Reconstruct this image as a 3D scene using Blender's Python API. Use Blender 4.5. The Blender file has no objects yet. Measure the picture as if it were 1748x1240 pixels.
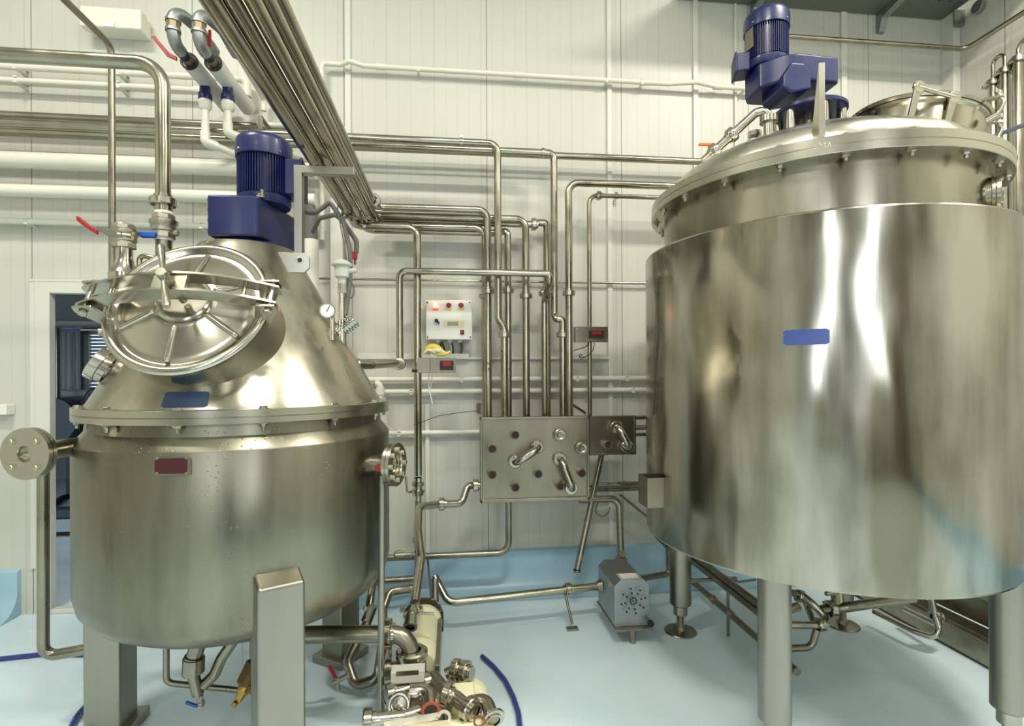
import bpy, bmesh, math, random
from math import sin, cos, pi, radians, sqrt, atan2
from mathutils import Vector, Matrix
random.seed(7)
SC = bpy.context.scene
COL = SC.collection
V = Vector

# ------------------------------------------------------------ camera
F = 900.0; CX = 874.0; CY = 640.0; H = 1.5
YAW = radians(6.4); ROLL = radians(0.25)
FW = V((sin(YAW), cos(YAW), 0)); RT0 = V((cos(YAW), -sin(YAW), 0)); UP0 = V((0, 0, 1))
RT = RT0 * cos(ROLL) - UP0 * sin(ROLL); UP = UP0 * cos(ROLL) + RT0 * sin(ROLL)
cam = bpy.data.cameras.new('camera'); camo = bpy.data.objects.new('camera', cam); COL.objects.link(camo)
cam.sensor_width = 36.0; cam.lens = F / 1748 * 36.0
cam.shift_y = (CY - 620.0) / 1748.0
cam.clip_start = 0.02; cam.clip_end = 100
M = Matrix((RT, UP, -FW)).transposed().to_4x4(); M.translation = V((0, 0, H))
camo.matrix_world = M
SC.camera = camo

# ------------------------------------------------------------ colour management
SC.view_settings.view_transform = 'Standard'
SC.view_settings.look = 'None'
SC.view_settings.gamma = 1.0
SC.view_settings.exposure = 0.07
SC.view_settings.use_curve_mapping = False

# ------------------------------------------------------------ world: a pale overcast sky behind the windows
w = bpy.data.worlds.new('sky'); SC.world = w; w.use_nodes = True
bg = w.node_tree.nodes['Background']
bg.inputs[0].default_value = (0.80, 0.90, 1.0, 1); bg.inputs[1].default_value = 2.2

# ------------------------------------------------------------ the room's lamps (fixtures are built around them further down)
LAMPS = [(-2.2, 1.10, 5.05, 100), (2.8, 1.10, 5.05, 128), (0.3, -0.2, 5.05, 105),
         (-2.0, -2.2, 5.05, 34), (2.2, -2.2, 5.05, 34)]
def area(name, loc, rot, sx, sy, power, col):
    l = bpy.data.lights.new(name, 'AREA'); l.shape = 'RECTANGLE'; l.size = sx; l.size_y = sy
    l.energy = power; l.color = col
    o = bpy.data.objects.new(name, l); COL.objects.link(o); o.location = loc; o.rotation_euler = rot
    return o
for (x, y, z, p) in LAMPS:
    area('lamp_light', (x, y, z - 0.075), (0, 0, 0), 0.95, 0.26, p, (1.0, 0.962, 0.86))
# daylight coming in through the two tall windows behind the photographer
area('window_daylight', (-1.55, -4.36, 2.75), (radians(90), 0, 0), 1.0, 2.6, 36, (0.86, 0.93, 1.0))
area('window_daylight', (1.75, -4.36, 2.75), (radians(90), 0, 0), 1.0, 2.6, 36, (0.86, 0.93, 1.0))

# ------------------------------------------------------------ pixel helpers (photograph frame 1748 x 1240)
O0 = V((0, 0, H))
def ray(px, py): return RT * ((px - CX) / F) + UP * ((CY - py) / F) + FW
KY = 1.0            # depth unit: in the sections that set it, depths (y) are written in units of KY metres
def un(p): p.y /= KY; return p
def ky(p): p = V(p); p.y *= KY; return p
def W(px, py, Y):
    d = ray(px, py); return un(O0 + d * (Y * KY / d.y))
def WX(px, py, X):
    d = ray(px, py); return un(O0 + d * (X / d.x))
def WZ(px, py, z=0.0):
    d = ray(px, py); return un(O0 + d * ((z - H) / d.z))

# ------------------------------------------------------------ materials
def nt(name):
    m = bpy.data.materials.new(name); m.use_nodes = True
    n = m.node_tree.nodes; l = m.node_tree.links
    return m, n, l, n['Principled BSDF']
def mat(name, col, rough=0.5, metal=0.0, noise=0.0, nscale=6.0, rvar=0.0, bump=0.0, bscale=30.0, emit=None, estr=0.0,
        stretch=(1, 1, 1), coat=0.0, col2=None, bdist=0.01):
    m, n, l, b = nt(name)
    b.inputs['Base Color'].default_value = (*col, 1); b.inputs['Roughness'].default_value = rough
    b.inputs['Metallic'].default_value = metal
    if coat: b.inputs['Coat Weight'].default_value = coat; b.inputs['Coat Roughness'].default_value = 0.1
    if emit: b.inputs['Emission Color'].default_value = (*emit, 1); b.inputs['Emission Strength'].default_value = estr
    if noise or rvar or bump or col2:
        tc = n.new('ShaderNodeTexCoord'); mp = n.new('ShaderNodeMapping'); mp.inputs['Scale'].default_value = stretch
        l.new(tc.outputs['Object'], mp.inputs['Vector'])
        nz = n.new('ShaderNodeTexNoise'); nz.inputs['Scale'].default_value = nscale; nz.inputs['Detail'].default_value = 5
        l.new(mp.outputs[0], nz.inputs['Vector'])
        if noise or col2:
            cr = n.new('ShaderNodeValToRGB')
            c2 = col2 if col2 else tuple(c * (1 - noise) for c in col)
            cr.color_ramp.elements[0].position = 0.35; cr.color_ramp.elements[0].color = (*c2, 1)
            cr.color_ramp.elements[1].position = 0.65; cr.color_ramp.elements[1].color = (*col, 1)
            l.new(nz.outputs[0], cr.inputs[0]); l.new(cr.outputs[0], b.inputs['Base Color'])
        if rvar:
            mr = n.new('ShaderNodeMapRange'); mr.inputs[1].default_value = .3; mr.inputs[2].default_value = .7
            mr.inputs[3].default_value = max(rough - rvar, .02); mr.inputs[4].default_value = rough + rvar
            l.new(nz.outputs[0], mr.inputs[0]); l.new(mr.outputs[0], b.inputs['Roughness'])
        if bump:
            nb = n.new('ShaderNodeTexNoise'); nb.inputs['Scale'].default_value = bscale; nb.inputs['Detail'].default_value = 3
            l.new(mp.outputs[0], nb.inputs['Vector'])
            bp = n.new('ShaderNodeBump'); bp.inputs['Strength'].default_value = bump; bp.inputs['Distance'].default_value = bdist
            l.new(nb.outputs[0], bp.inputs['Height']); l.new(bp.outputs[0], b.inputs['Normal'])
    return m
def tank_mat(name, col, col2, rough, rvar, dent, drips=0.0, dscale=2.2):
    """brushed stainless sheet: vertical streaks, shallow dents, a few dried drips"""
    m, n, l, b = nt(name)
    b.inputs['Metallic'].default_value = 1.0
    tc = n.new('ShaderNodeTexCoord')
    def noise(scale, stretch, detail=5):
        mp = n.new('ShaderNodeMapping'); mp.inputs['Scale'].default_value = stretch
        l.new(tc.outputs['Object'], mp.inputs['Vector'])
        z = n.new('ShaderNodeTexNoise'); z.inputs['Scale'].default_value = scale; z.inputs['Detail'].default_value = detail
        l.new(mp.outputs[0], z.inputs['Vector']); return z.outputs[0]
    streak = noise(6.0, (1, 1, .12)); blot = noise(2.3, (1, 1, .6)); fine = noise(60, (1, 1, .04), 3)
    cr = n.new('ShaderNodeValToRGB'); cr.color_ramp.elements[0].position = .41; cr.color_ramp.elements[0].color = (*col2, 1)
    cr.color_ramp.elements[1].position = .59; cr.color_ramp.elements[1].color = (*col, 1)
    ad = n.new('ShaderNodeMath'); ad.operation = 'ADD'; l.new(streak, ad.inputs[0]); l.new(blot, ad.inputs[1])
    hf = n.new('ShaderNodeMath'); hf.operation = 'MULTIPLY'; hf.inputs[1].default_value = .5; l.new(ad.outputs[0], hf.inputs[0])
    l.new(hf.outputs[0], cr.inputs[0]); l.new(cr.outputs[0], b.inputs['Base Color'])
    mr = n.new('ShaderNodeMapRange'); mr.inputs[1].default_value = .35; mr.inputs[2].default_value = .65
    mr.inputs[3].default_value = max(rough - rvar, .03); mr.inputs[4].default_value = rough + rvar
    l.new(streak, mr.inputs[0]); l.new(mr.outputs[0], b.inputs['Roughness'])
    dents = noise(dscale, (1, 1, .55), 2)
    b1 = n.new('ShaderNodeBump'); b1.inputs['Strength'].default_value = 1.0; b1.inputs['Distance'].default_value = dent
    l.new(dents, b1.inputs['Height'])
    b2 = n.new('ShaderNodeBump'); b2.inputs['Strength'].default_value = .12; b2.inputs['Distance'].default_value = .0008
    l.new(fine, b2.inputs['Height']); l.new(b1.outputs[0], b2.inputs['Normal'])
    last = b2
    if drips:
        vo = n.new('ShaderNodeTexVoronoi'); vo.inputs['Scale'].default_value = 70
        l.new(tc.outputs['Object'], vo.inputs['Vector'])
        lt = n.new('ShaderNodeMapRange'); lt.inputs[1].default_value = .0; lt.inputs[2].default_value = .22
        lt.inputs[3].default_value = 1; lt.inputs[4].default_value = 0; l.new(vo.outputs['Distance'], lt.inputs[0])
        mk = n.new('ShaderNodeMath'); mk.operation = 'MULTIPLY'; l.new(lt.outputs[0], mk.inputs[0])
        th = n.new('ShaderNodeMapRange'); th.inputs[1].default_value = .48; th.inputs[2].default_value = .6
        l.new(noise(5, (1, 1, 1)), th.inputs[0]); l.new(th.outputs[0], mk.inputs[1])
        b3 = n.new('ShaderNodeBump'); b3.inputs['Strength'].default_value = drips; b3.inputs['Distance'].default_value = .002
        l.new(mk.outputs[0], b3.inputs['Height']); l.new(b2.outputs[0], b3.inputs['Normal']); last = b3
    l.new(last.outputs[0], b.inputs['Normal'])
    return m
def wall_mat(name, axis, off):
    """cream sandwich panels: a dark joint every 0.96 m and fine vertical ribs"""
    m, n, l, b = nt(name)
    b.inputs['Roughness'].default_value = .42
    tc = n.new('ShaderNodeTexCoord'); sp = n.new('ShaderNodeSeparateXYZ'); l.new(tc.outputs['Object'], sp.inputs[0])
    x = sp.outputs[axis]
    def math1(op, a, v=None, c=None):
        k = n.new('ShaderNodeMath'); k.operation = op
        if hasattr(a, 'links'): l.new(a, k.inputs[0])
        else: k.inputs[0].default_value = a
        if v is not None:
            if hasattr(v, 'links'): l.new(v, k.inputs[1])
            else: k.inputs[1].default_value = v
        return k.outputs[0]
    def line(period, offset, width):
        a = math1('ADD', x, offset + 50 * period); a = math1('DIVIDE', a, period); a = math1('FRACT', a)
        a = math1('SUBTRACT', a, .5); a = math1('ABSOLUTE', a); a = math1('SUBTRACT', .5, a)
        a = math1('MULTIPLY', a, period); return math1('LESS_THAN', a, width)
    seam = line(.96, -off, .0022); rib = line(.08, -off + .04, .0035); rib2 = line(.32, -off + .04, .0045)
    mx = n.new('ShaderNodeMix'); mx.data_type = 'RGBA'
    mx.inputs[6].default_value = (.575, .57, .50, 1); mx.inputs[7].default_value = (.16, .15, .12, 1)
    l.new(seam, mx.inputs[0])
    m2 = n.new('ShaderNodeMix'); m2.data_type = 'RGBA'; m2.inputs[7].default_value = (.47, .465, .405, 1)
    rf = math1('MULTIPLY', rib, .45); rf = math1('MAXIMUM', rf, rib2)
    rf = math1('MULTIPLY', rf, .5)
    l.new(rf, m2.inputs[0]); l.new(mx.outputs[2], m2.inputs[6])
    l.new(m2.outputs[2], b.inputs['Base Color'])
    h = math1('MAXIMUM', seam, rf); bp = n.new('ShaderNodeBump'); bp.invert = True
    bp.inputs['Strength'].default_value = .6; bp.inputs['Distance'].default_value = .003
    l.new(h, bp.inputs['Height']); l.new(bp.outputs[0], b.inputs['Normal'])
    return m
ST = dict(
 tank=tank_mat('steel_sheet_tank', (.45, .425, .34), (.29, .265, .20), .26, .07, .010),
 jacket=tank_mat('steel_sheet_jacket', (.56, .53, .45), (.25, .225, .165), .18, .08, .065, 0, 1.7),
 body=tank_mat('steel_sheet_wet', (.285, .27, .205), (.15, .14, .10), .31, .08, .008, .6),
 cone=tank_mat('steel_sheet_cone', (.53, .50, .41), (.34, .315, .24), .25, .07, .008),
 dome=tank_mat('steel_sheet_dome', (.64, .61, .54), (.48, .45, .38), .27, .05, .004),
 polish=mat('steel_polished', (.56, .53, .44), .19, 1, .15, 4, .05),
 pipe=mat('steel_pipe', (.46, .43, .335), .20, 1, .22, 7, .06, stretch=(1, 1, 1)),
 dark=mat('steel_dull_pipe', (.35, .325, .25), .30, 1, .25, 8, .07),
 fit=mat('steel_fitting', (.52, .49, .41), .22, 1, .12, 12, .05),
 cast=mat('steel_cast_valve', (.50, .47, .38), .38, 1, .2, 20, .08, .25, 90, bdist=.002),
 flange=mat('steel_machined', (.50, .475, .385), .26, 1, .05, 9, .02),
 plate=mat('steel_brushed_plate', (.36, .325, .245), .34, 1, .35, 3.5, .08, stretch=(1, 1, .6)),
 leg=mat('steel_brushed_leg', (.37, .355, .30), .36, 1, .15, 5, .05, stretch=(1, 1, .25)),
 galv=mat('galvanised_iron', (.36, .38, .37), .42, .85, .25, 25, .08),
 hood=mat('pump_hood_sheet', (.40, .42, .42), .42, 1, .12, 6, .04),
)
BLUE = mat('blue_enamel', (.007, .012, .085), .36, 0, .15, 8, .06, .15, 60, coat=.08, bdist=.002)
BLUED = mat('blue_enamel_dull', (.008, .012, .075), .5, 0, .2, 8)
PVC = mat('white_pvc', (.74, .73, .63), .32, 0, .04, 5)
PVCG = mat('grey_pvc', (.60, .61, .58), .45, 0, .05, 5)
TRIMM = mat('white_trim', (.66, .65, .58), .4)
LAG = mat('grey_lagging_jacket', (.63, .64, .62), .5, 0, .04, 5)
BLK = mat('black_rubber', (.012, .012, .012), .55)
VOID = mat('dark_pipe_bore', (.02, .018, .014), .6)
REDP = mat('red_plastic', (.33, .010, .014), .4)
REDDK = mat('red_lens', (.36, .008, .012), .25, coat=.5)
BLUEP = mat('blue_plastic', (.02, .10, .42), .4)
HOSE = mat('blue_hose', (.02, .04, .22), .35, coat=.3)
GREYC = mat('grey_conduit', (.12, .12, .11), .55)
BOXW = mat('box_plastic', (.80, .79, .72), .35)
YEL = mat('yellow_label', (.72, .60, .10), .5)
TAPE = mat('yellowed_tape', (.74, .69, .42), .35)
CREAM = mat('cream_paint', (.80, .76, .50), .42, 0, .08, 9, .05, .2, 40, bdist=.002)
COPPER = mat('copper_seal', (.20, .085, .05), .42, .6, .2, 20)
SEALR = mat('red_seal', (.42, .07, .035), .5)
BRASS = mat('brass', (.48, .32, .08), .36, 1, .25, 20, .06)
RUST = mat('dark_band', (.10, .09, .07), .5, .6)
LABELB = mat('blue_label', (.055, .085, .28), .35)
LABELD = mat('navy_label', (.035, .065, .14), .38)
LABELR = mat('maroon_label', (.055, .002, .005), .5)
WHT = mat('white_paper', (.80, .79, .74), .6)
ORG = mat('orange_plastic', (.80, .16, .02), .4)
GLOVEY = mat('yellow_rubber_glove', (.78, .62, .05), .5, 0, .15, 30)
GLOVEC = mat('cream_glove_knit', (.74, .68, .48), .85, 0, .15, 60, 0, .4, 120, bdist=.003)
LENS = mat('lamp_cover', (.78, .78, .66), .25, 0, .05, 5)
GLASS = mat('gauge_glass_face', (.80, .80, .74), .2)
BLINDM = mat('pale_blind', (.70, .74, .82), .5)

# ------------------------------------------------------------ mesh builder
def frame(d):
    d = V(d).normalized(); a = V((0, 0, 1)) if abs(d.z) < .9 else V((1, 0, 0))
    x = a.cross(d).normalized(); y = d.cross(x).normalized(); return x, y, d
class G:
    def __init__(s): s.v = []; s.f = []
    def add(s, vs, fs):
        o = len(s.v); s.v += [V(q) for q in vs]; s.f += [[i + o for i in f] for f in fs]; return s
    def obox(s, c, a, b, d): return s._obox(ky(c), a, b, d)
    def _obox(s, c, a, b, d):
        c, a, b, d = V(c), V(a), V(b), V(d)
        vs = [c + a * i + b * j + d * k for k in (-1, 1) for j in (-1, 1) for i in (-1, 1)]
        fl = [(0, 2, 3, 1), (4, 5, 7, 6), (0, 1, 5, 4), (2, 6, 7, 3), (0, 4, 6, 2), (1, 3, 7, 5)]
        if a.cross(b).dot(d) < 0: fl = [tuple(reversed(f)) for f in fl]
        return s.add(vs, fl)
    def box(s, x0, x1, y0, y1, z0, z1):
        x0, x1 = sorted((x0, x1)); y0, y1 = sorted((y0, y1)); z0, z1 = sorted((z0, z1)); y0 *= KY; y1 *= KY
        return s._obox(((x0 + x1) / 2, (y0 + y1) / 2, (z0 + z1) / 2), ((x1 - x0) / 2, 0, 0), (0, (y1 - y0) / 2, 0), (0, 0, (z1 - z0) / 2))
    def lathe(s, prof, o, axis, n=32, rot=0.0): return s._lathe(prof, ky(o), axis, n, rot)
    def _lathe(s, prof, o, axis, n=32, rot=0.0):
        """prof = [(radius, height along axis)]; radius 0 closes the end"""
        x, y, z = frame(axis); o = V(o); vs = []; rows = []
        for r, h in prof:
            if r <= 1e-6: rows.append([len(vs)]); vs.append(o + z * h)
            else:
                rows.append(list(range(len(vs), len(vs) + n)))
                for i in range(n):
                    t = 2 * pi * i / n + rot; vs.append(o + z * h + x * (r * cos(t)) + y * (r * sin(t)))
        fs = []
        for A, B in zip(rows, rows[1:]):
            if len(A) == 1 and len(B) == 1: continue
            for i in range(n):
                j = (i + 1) % n
                if len(A) == 1: fs.append((A[0], B[j], B[i]))
                elif len(B) == 1: fs.append((A[i], A[j], B[0]))
                else: fs.append((A[i], A[j], B[j], B[i]))
        return s.add(vs, fs)
    def cyl(s, p0, p1, r0, r1=None, n=24, rot=0.0):
        p0, p1 = ky(p0), ky(p1); r1 = r0 if r1 is None else r1; L = (p1 - p0).length
        return s._lathe([(0, 0), (r0, 0), (r1, L), (0, L)], p0, p1 - p0, n, rot)
    def rod(s, p0, p1, r, b=None, n=24):     # cylinder with eased edges
        p0, p1 = ky(p0), ky(p1); L = (p1 - p0).length; b = b if b is not None else min(r, L) * .12
        return s._lathe([(0, 0), (r - b, 0), (r, b), (r, L - b), (r - b, L), (0, L)], p0, p1 - p0, n)
    def ring(s, c, axis, ro, ri, h, n=32):
        return s.lathe([(ri, -h / 2), (ro, -h / 2), (ro, h / 2), (ri, h / 2), (ri, -h / 2)], c, axis, n)
    def tube(s, pts, r, n=16, bend=None, caps=True, seg=7, bore=False):
        pts = [ky(p) for p in pts]
        P2 = [pts[0]]
        bend = bend if bend is not None else r * 2.6
        for i in range(1, len(pts) - 1):
            a, b, c = pts[i - 1], pts[i], pts[i + 1]
            u = a - b; w = c - b; lu, lw = u.length, w.length; u.normalize(); w.normalize()
            ang = u.angle(w)
            if ang > pi - .02 or ang < .02: P2.append(b); continue
            d = min(bend / math.tan(ang / 2), lu * .49 if i > 1 else lu * .98, lw * .49 if i < len(pts) - 2 else lw * .98)
            rr = d * math.tan(ang / 2)
            ctr = b + (u + w).normalized() * (rr / sin(ang / 2))
            s0 = b + u * d; s1 = b + w * d; v0 = s0 - ctr; v1 = s1 - ctr; th = v0.angle(v1); ax = v0.cross(v1).normalized()
            for k in range(seg + 1): P2.append(ctr + Matrix.Rotation(th * k / seg, 3, ax) @ v0)
        P2.append(pts[-1])
        out = [P2[0]]
        for q in P2[1:]:
            if (q - out[-1]).length > 1e-5: out.append(q)
        P2 = out; m = len(P2)
        tang = []
        for i in range(m):
            if i == 0: t = P2[1] - P2[0]
            elif i == m - 1: t = P2[-1] - P2[-2]
            else: t = (P2[i + 1] - P2[i]).normalized() + (P2[i] - P2[i - 1]).normalized()
            tang.append(t.normalized())
        x, y, _ = frame(tang[0]); vs = []; fs = []
        rad = r if isinstance(r, (list, tuple)) else None
        for i in range(m):
            if i:
                q = tang[i - 1].rotation_difference(tang[i]); x = q @ x; x = (x - tang[i] * x.dot(tang[i])).normalized()
            y = tang[i].cross(x); R = r if rad is None else rad[min(int(i * len(rad) / m), len(rad) - 1)]
            for k in range(n):
                t = 2 * pi * k / n; vs.append(P2[i] + x * (R * cos(t)) + y * (R * sin(t)))
        for i in range(m - 1):
            for k in range(n):
                j = (k + 1) % n; fs.append((i * n + k, i * n + j, (i + 1) * n + j, (i + 1) * n + k))
        if caps: fs.append(tuple(reversed(range(n)))); fs.append(tuple((m - 1) * n + k for k in range(n)))
        return s.add(vs, fs)
    def prism(s, poly, o, ex, ey, th):
        """flat polygon (list of 2D) in plane o+ex*u+ey*v, thickness th along ex x ey, centred"""
        ex, ey, o = V(ex).normalized(), V(ey).normalized(), ky(o); nz = ex.cross(ey); n = len(poly)
        ar = sum(poly[i][0] * poly[(i + 1) % n][1] - poly[(i + 1) % n][0] * poly[i][1] for i in range(n))
        if ar < 0: poly = poly[::-1]
        vs = [o + ex * u + ey * w_ + nz * k for k in (-th / 2, th / 2) for u, w_ in poly]
        fs = [tuple(reversed(range(n))), tuple(range(n, 2 * n))] + [(i, (i + 1) % n, n + (i + 1) % n, n + i) for i in range(n)]
        return s.add(vs, fs)
    def torus(s, c, axis, R, r, n=40, m=10):
        x, y, z = frame(axis); c = ky(c); vs = []; fs = []
        for i in range(n):
            t = 2 * pi * i / n; e = x * cos(t) + y * sin(t)
            for k in range(m):
                q = 2 * pi * k / m; vs.append(c + e * (R + r * cos(q)) + z * (r * sin(q)))
        for i in range(n):
            for k in range(m):
                i2 = (i + 1) % n; k2 = (k + 1) % m; fs.append((i * m + k, i2 * m + k, i2 * m + k2, i * m + k2))
        return s.add(vs, fs)
    def ball(s, c, r, n=16):
        k = n // 2; return s.lathe([(r * sin(pi * i / k), -r * cos(pi * i / k)) if 0 < i < k else (0, -r if i == 0 else r) for i in range(k + 1)], c, (0, 0, 1), n)

WL = {}
def P(name, g, m, parent=None, label=None, bevel=0.0, ang=35, loc=None):
    if not isinstance(g, G): gg = G(); gg.v, gg.f = g; g = gg
    if loc is None:
        xs = [q.x for q in g.v]; ys = [q.y for q in g.v]; zs = [q.z for q in g.v]
        loc = V(((min(xs) + max(xs)) / 2, (min(ys) + max(ys)) / 2, min(zs)))
    loc = V(loc)
    me = bpy.data.meshes.new(name); me.from_pydata([tuple(q - loc) for q in g.v], [], [list(f) for f in g.f])
    me.materials.append(m); me.update()
    for p in me.polygons: p.use_smooth = True
    try: me.set_sharp_from_angle(angle=radians(ang))
    except Exception: pass
    o = bpy.data.objects.new(name, me); COL.objects.link(o); WL[o.name] = loc
    if parent is not None: o.parent = parent; o.location = loc - WL[parent.name]
    else: o.location = loc
    if label: o['label'] = label
    if bevel:
        b = o.modifiers.new('bevel', 'BEVEL'); b.width = bevel; b.segments = 2; b.limit_method = 'ANGLE'; b.angle_limit = radians(40); b.harden_normals = True
    return o
def tag(o, label, cat, group=None):
    o['label'] = label; o['category'] = cat
    if group: o['group'] = group
    return o
def T(name, label, cat, loc, group=None):
    o = bpy.data.objects.new(name, None); COL.objects.link(o); o.location = ky(loc); o.empty_display_size = .05; WL[o.name] = ky(loc)
    return tag(o, label, cat, group)
def S(name, g, m, bevel=0.0, loc=(0, 0, 0)):
    o = P(name, g, m, bevel=bevel, loc=loc); o['kind'] = 'structure'; return o
def dupe(o, newloc, parent, rotz=0.0):
    c = o.copy(); COL.objects.link(c); c.parent = parent; WL[c.name] = V(newloc)
    c.location = V(newloc) - (WL[parent.name] if parent else V((0, 0, 0))); c.rotation_euler = (0, 0, rotz)
    return c
def union_g(p, axis, r, w_=.032, g=None):
    """slotted dairy union nut with its liner collars"""
    g = g or G(); a = V(axis).normalized(); R = r * 1.74
    g.lathe([(r, -w_ * .5), (R * .93, -w_ * .5), (R, -w_ * .38), (R, w_ * .38), (R * .93, w_ * .5), (r * 1.2, w_ * .5), (r * 1.2, w_ * .9), (r * 1.0, w_ * .9)], p, a, 28)
    x, y, _ = frame(a)
    for k in range(4):
        t = k * pi / 2 + .4; e = x * cos(t) + y * sin(t); f = a.cross(e)
        g.obox(V(p) + e * R, e * (R * .05), f * (R * .10), a * (w_ * .36))
    return g
def clamp_g(p, axis, r, g=None, w_=.018):
    g = g or G(); g.ring(p, axis, r * 1.28, r * .99, w_, 24)
    x, y, _ = frame(axis); g.obox(V(p) + V((0, 0, 1)) * (r * 1.4), V(axis).normalized() * w_ * .5, V(axis).normalized().cross(V((0, 0, 1))).normalized() * .004, V((0, 0, .35 * r)))
    return g
def pipe(name, label, pts, r, m=None, bend=None, unions=(), clamps=(), group=None, cat='pipe', n=18):
    """one pipe run; unions/clamps are (point, axis) and become its parts"""
    g = G().tube(pts, r, n, bend if bend is not None else r * 3.0)
    o = tag(P(name, g, m or ST['pipe'], ang=50), label, cat, group)
    for p, a in unions: P('union_nut', union_g(p, a, r), ST['fit'], o)
    for p, a in clamps: P('pipe_clamp', clamp_g(p, a, r), ST['fit'], o)
    return o
def hexbolt_g(c, axis, r, h, shank=0.0, sr=None, g=None):
    g = g or G(); a = V(axis).normalized(); c = V(c)
    g.lathe([(0, 0), (r, 0), (r, h * .85), (r * .86, h), (0, h)], c, a, 6)
    if shank: g.cyl(c, c - a * shank if shank < 0 else c + a * (h + shank), sr or r * .5, n=10)
    return g
X_, Y_, Z_ = V((1, 0, 0)), V((0, 1, 0)), V((0, 0, 1))
RJ = mat('rusty_joint', (.34, .27, .17), .45, .7, .3, 25)
# ============================================================ ROOM
D = 3.648; XR = 3.79; XL = -4.6; YB = -4.4; HC = 5.2
FLOORM, n, l, b = nt('blue_epoxy_floor')
tc = n.new('ShaderNodeTexCoord'); nz = n.new('ShaderNodeTexNoise'); nz.inputs['Scale'].default_value = 1.3; nz.inputs['Detail'].default_value = 6
l.new(tc.outputs['Object'], nz.inputs['Vector'])
cr = n.new('ShaderNodeValToRGB'); cr.color_ramp.elements[0].position = .3; cr.color_ramp.elements[0].color = (.58, .73, .80, 1)
cr.color_ramp.elements[1].position = .7; cr.color_ramp.elements[1].color = (.70, .82, .87, 1)
l.new(nz.outputs[0], cr.inputs[0])
n2 = n.new('ShaderNodeTexNoise'); n2.inputs['Scale'].default_value = 7; n2.inputs['Detail'].default_value = 8; l.new(tc.outputs['Object'], n2.inputs['Vector'])
c2 = n.new('ShaderNodeMapRange'); c2.inputs[1].default_value = .66; c2.inputs[2].default_value = .72; c2.inputs[4].default_value = .45; l.new(n2.outputs[0], c2.inputs[0])
mx = n.new('ShaderNodeMix'); mx.data_type = 'RGBA'; mx.inputs[7].default_value = (.80, .84, .80, 1)
l.new(c2.outputs[0], mx.inputs[0]); l.new(cr.outputs[0], mx.inputs[6]); l.new(mx.outputs[2], b.inputs['Base Color'])
rr = n.new('ShaderNodeMapRange'); rr.inputs[1].default_value = .3; rr.inputs[2].default_value = .7; rr.inputs[3].default_value = .28; rr.inputs[4].default_value = .5
l.new(n2.outputs[0], rr.inputs[0]); l.new(rr.outputs[0], b.inputs['Roughness'])
bp = n.new('ShaderNodeBump'); bp.inputs['Strength'].default_value = .25; bp.inputs['Distance'].default_value = .004
n3 = n.new('ShaderNodeTexNoise'); n3.inputs['Scale'].default_value = 22; l.new(tc.outputs['Object'], n3.inputs['Vector'])
l.new(n3.outputs[0], bp.inputs['Height']); l.new(bp.outputs[0], b.inputs['Normal'])
COVEM = mat('blue_epoxy_cove', (.36, .55, .67), .34, 0, .12, 3, .08, .2, 14, bdist=.004)
WALLB = wall_mat('cream_panel_wall', 0, .241); WALLS = wall_mat('cream_panel_side_wall', 1, .35)

DX0 = -2.53; DX1 = -1.60; DZ = 2.03     # doorway
S('floor', G().box(-6.6, XR + .1, YB - .1, 9.0, -.1, 0), FLOORM)
S('ceiling', G().box(XL - .1, XR + .1, YB - .1, D + .1, HC, HC + .1), mat('ceiling_white', (.70, .69, .62), .6))
gw = G(); gw.box(XL, DX0, D, D + .03, 0, HC).box(DX1, XR, D, D + .03, 0, HC).box(DX0, DX1, D, D + .03, DZ, HC)
S('wall_back', gw, WALLB)
S('wall_right', G().box(XR, XR + .1, YB, D + .1, 0, HC), WALLS)
S('wall_left', G().box(XL - .1, XL, YB, D + .1, 0, HC), WALLS)
# front wall behind the photographer with two tall windows
gf = G(); wins = [(-2.05, -1.05, 1.45, 4.05), (1.25, 2.25, 1.45, 4.05)]
xs = [XL, -2.05, -1.05, 1.25, 2.25, XR]
for i in range(5):
    if i in (1, 3): gf.box(xs[i], xs[i + 1], YB - .1, YB, 0, 1.45).box(xs[i], xs[i + 1], YB - .1, YB, 4.05, HC)
    else: gf.box(xs[i], xs[i + 1], YB - .1, YB, 0, HC)
S('wall_front', gf, mat('darkened_front_wall', (.30, .29, .24), .5))  # unseen wall, its colour darkened so the steel reflects a dim room
for k, (x0, x1, z0, z1) in enumerate(wins):
    g = G(); xm = (x0 + x1) / 2
    for a, b_, c, d in ((x0, x0 + .05, z0, z1), (x1 - .05, x1, z0, z1), (x0, x1, z0, z0 + .05), (x0, x1, z1 - .05, z1), (x0, x1, 2.7, 2.74), (xm - .02, xm + .02, z0, z1)):
        g.box(a, b_, YB - .09, YB - .03, c, d)
    S('window_%d' % (k + 1), g, TRIMM)
# blue coves: quarter-round from the floor up the wall
def cove(x0, x1, yw, h=.29, r=.15, t=.03, name='baseboard_back'):
    prof = [(yw, h), (yw - t, h - .012)]
    for i in range(9):
        a = pi / 2 * i / 8; prof.append((yw - t - r + r * cos(a), r - r * sin(a) + .002))
    prof += [(yw, .002)]
    g = G(); g.prism([(p[0], p[1]) for p in prof], ((x0 + x1) / 2, 0, 0), Y_, Z_, x1 - x0)
    S(name, g, COVEM)
cove(DX1 + .0, XR, D); cove(XL, DX0 - .18, D, name='baseboard_left')
gr = G()
prof = [(XR, .29), (XR - .03, .278)] + [(XR - .03 - .15 + .15 * cos(pi / 2 * i / 8), .15 - .15 * sin(pi / 2 * i / 8) + .002) for i in range(9)] + [(XR, .002)]
gr.prism(prof, (0, (YB + D) / 2, 0), X_, Z_, D - YB)
S('baseboard_right', gr, COVEM)
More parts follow.
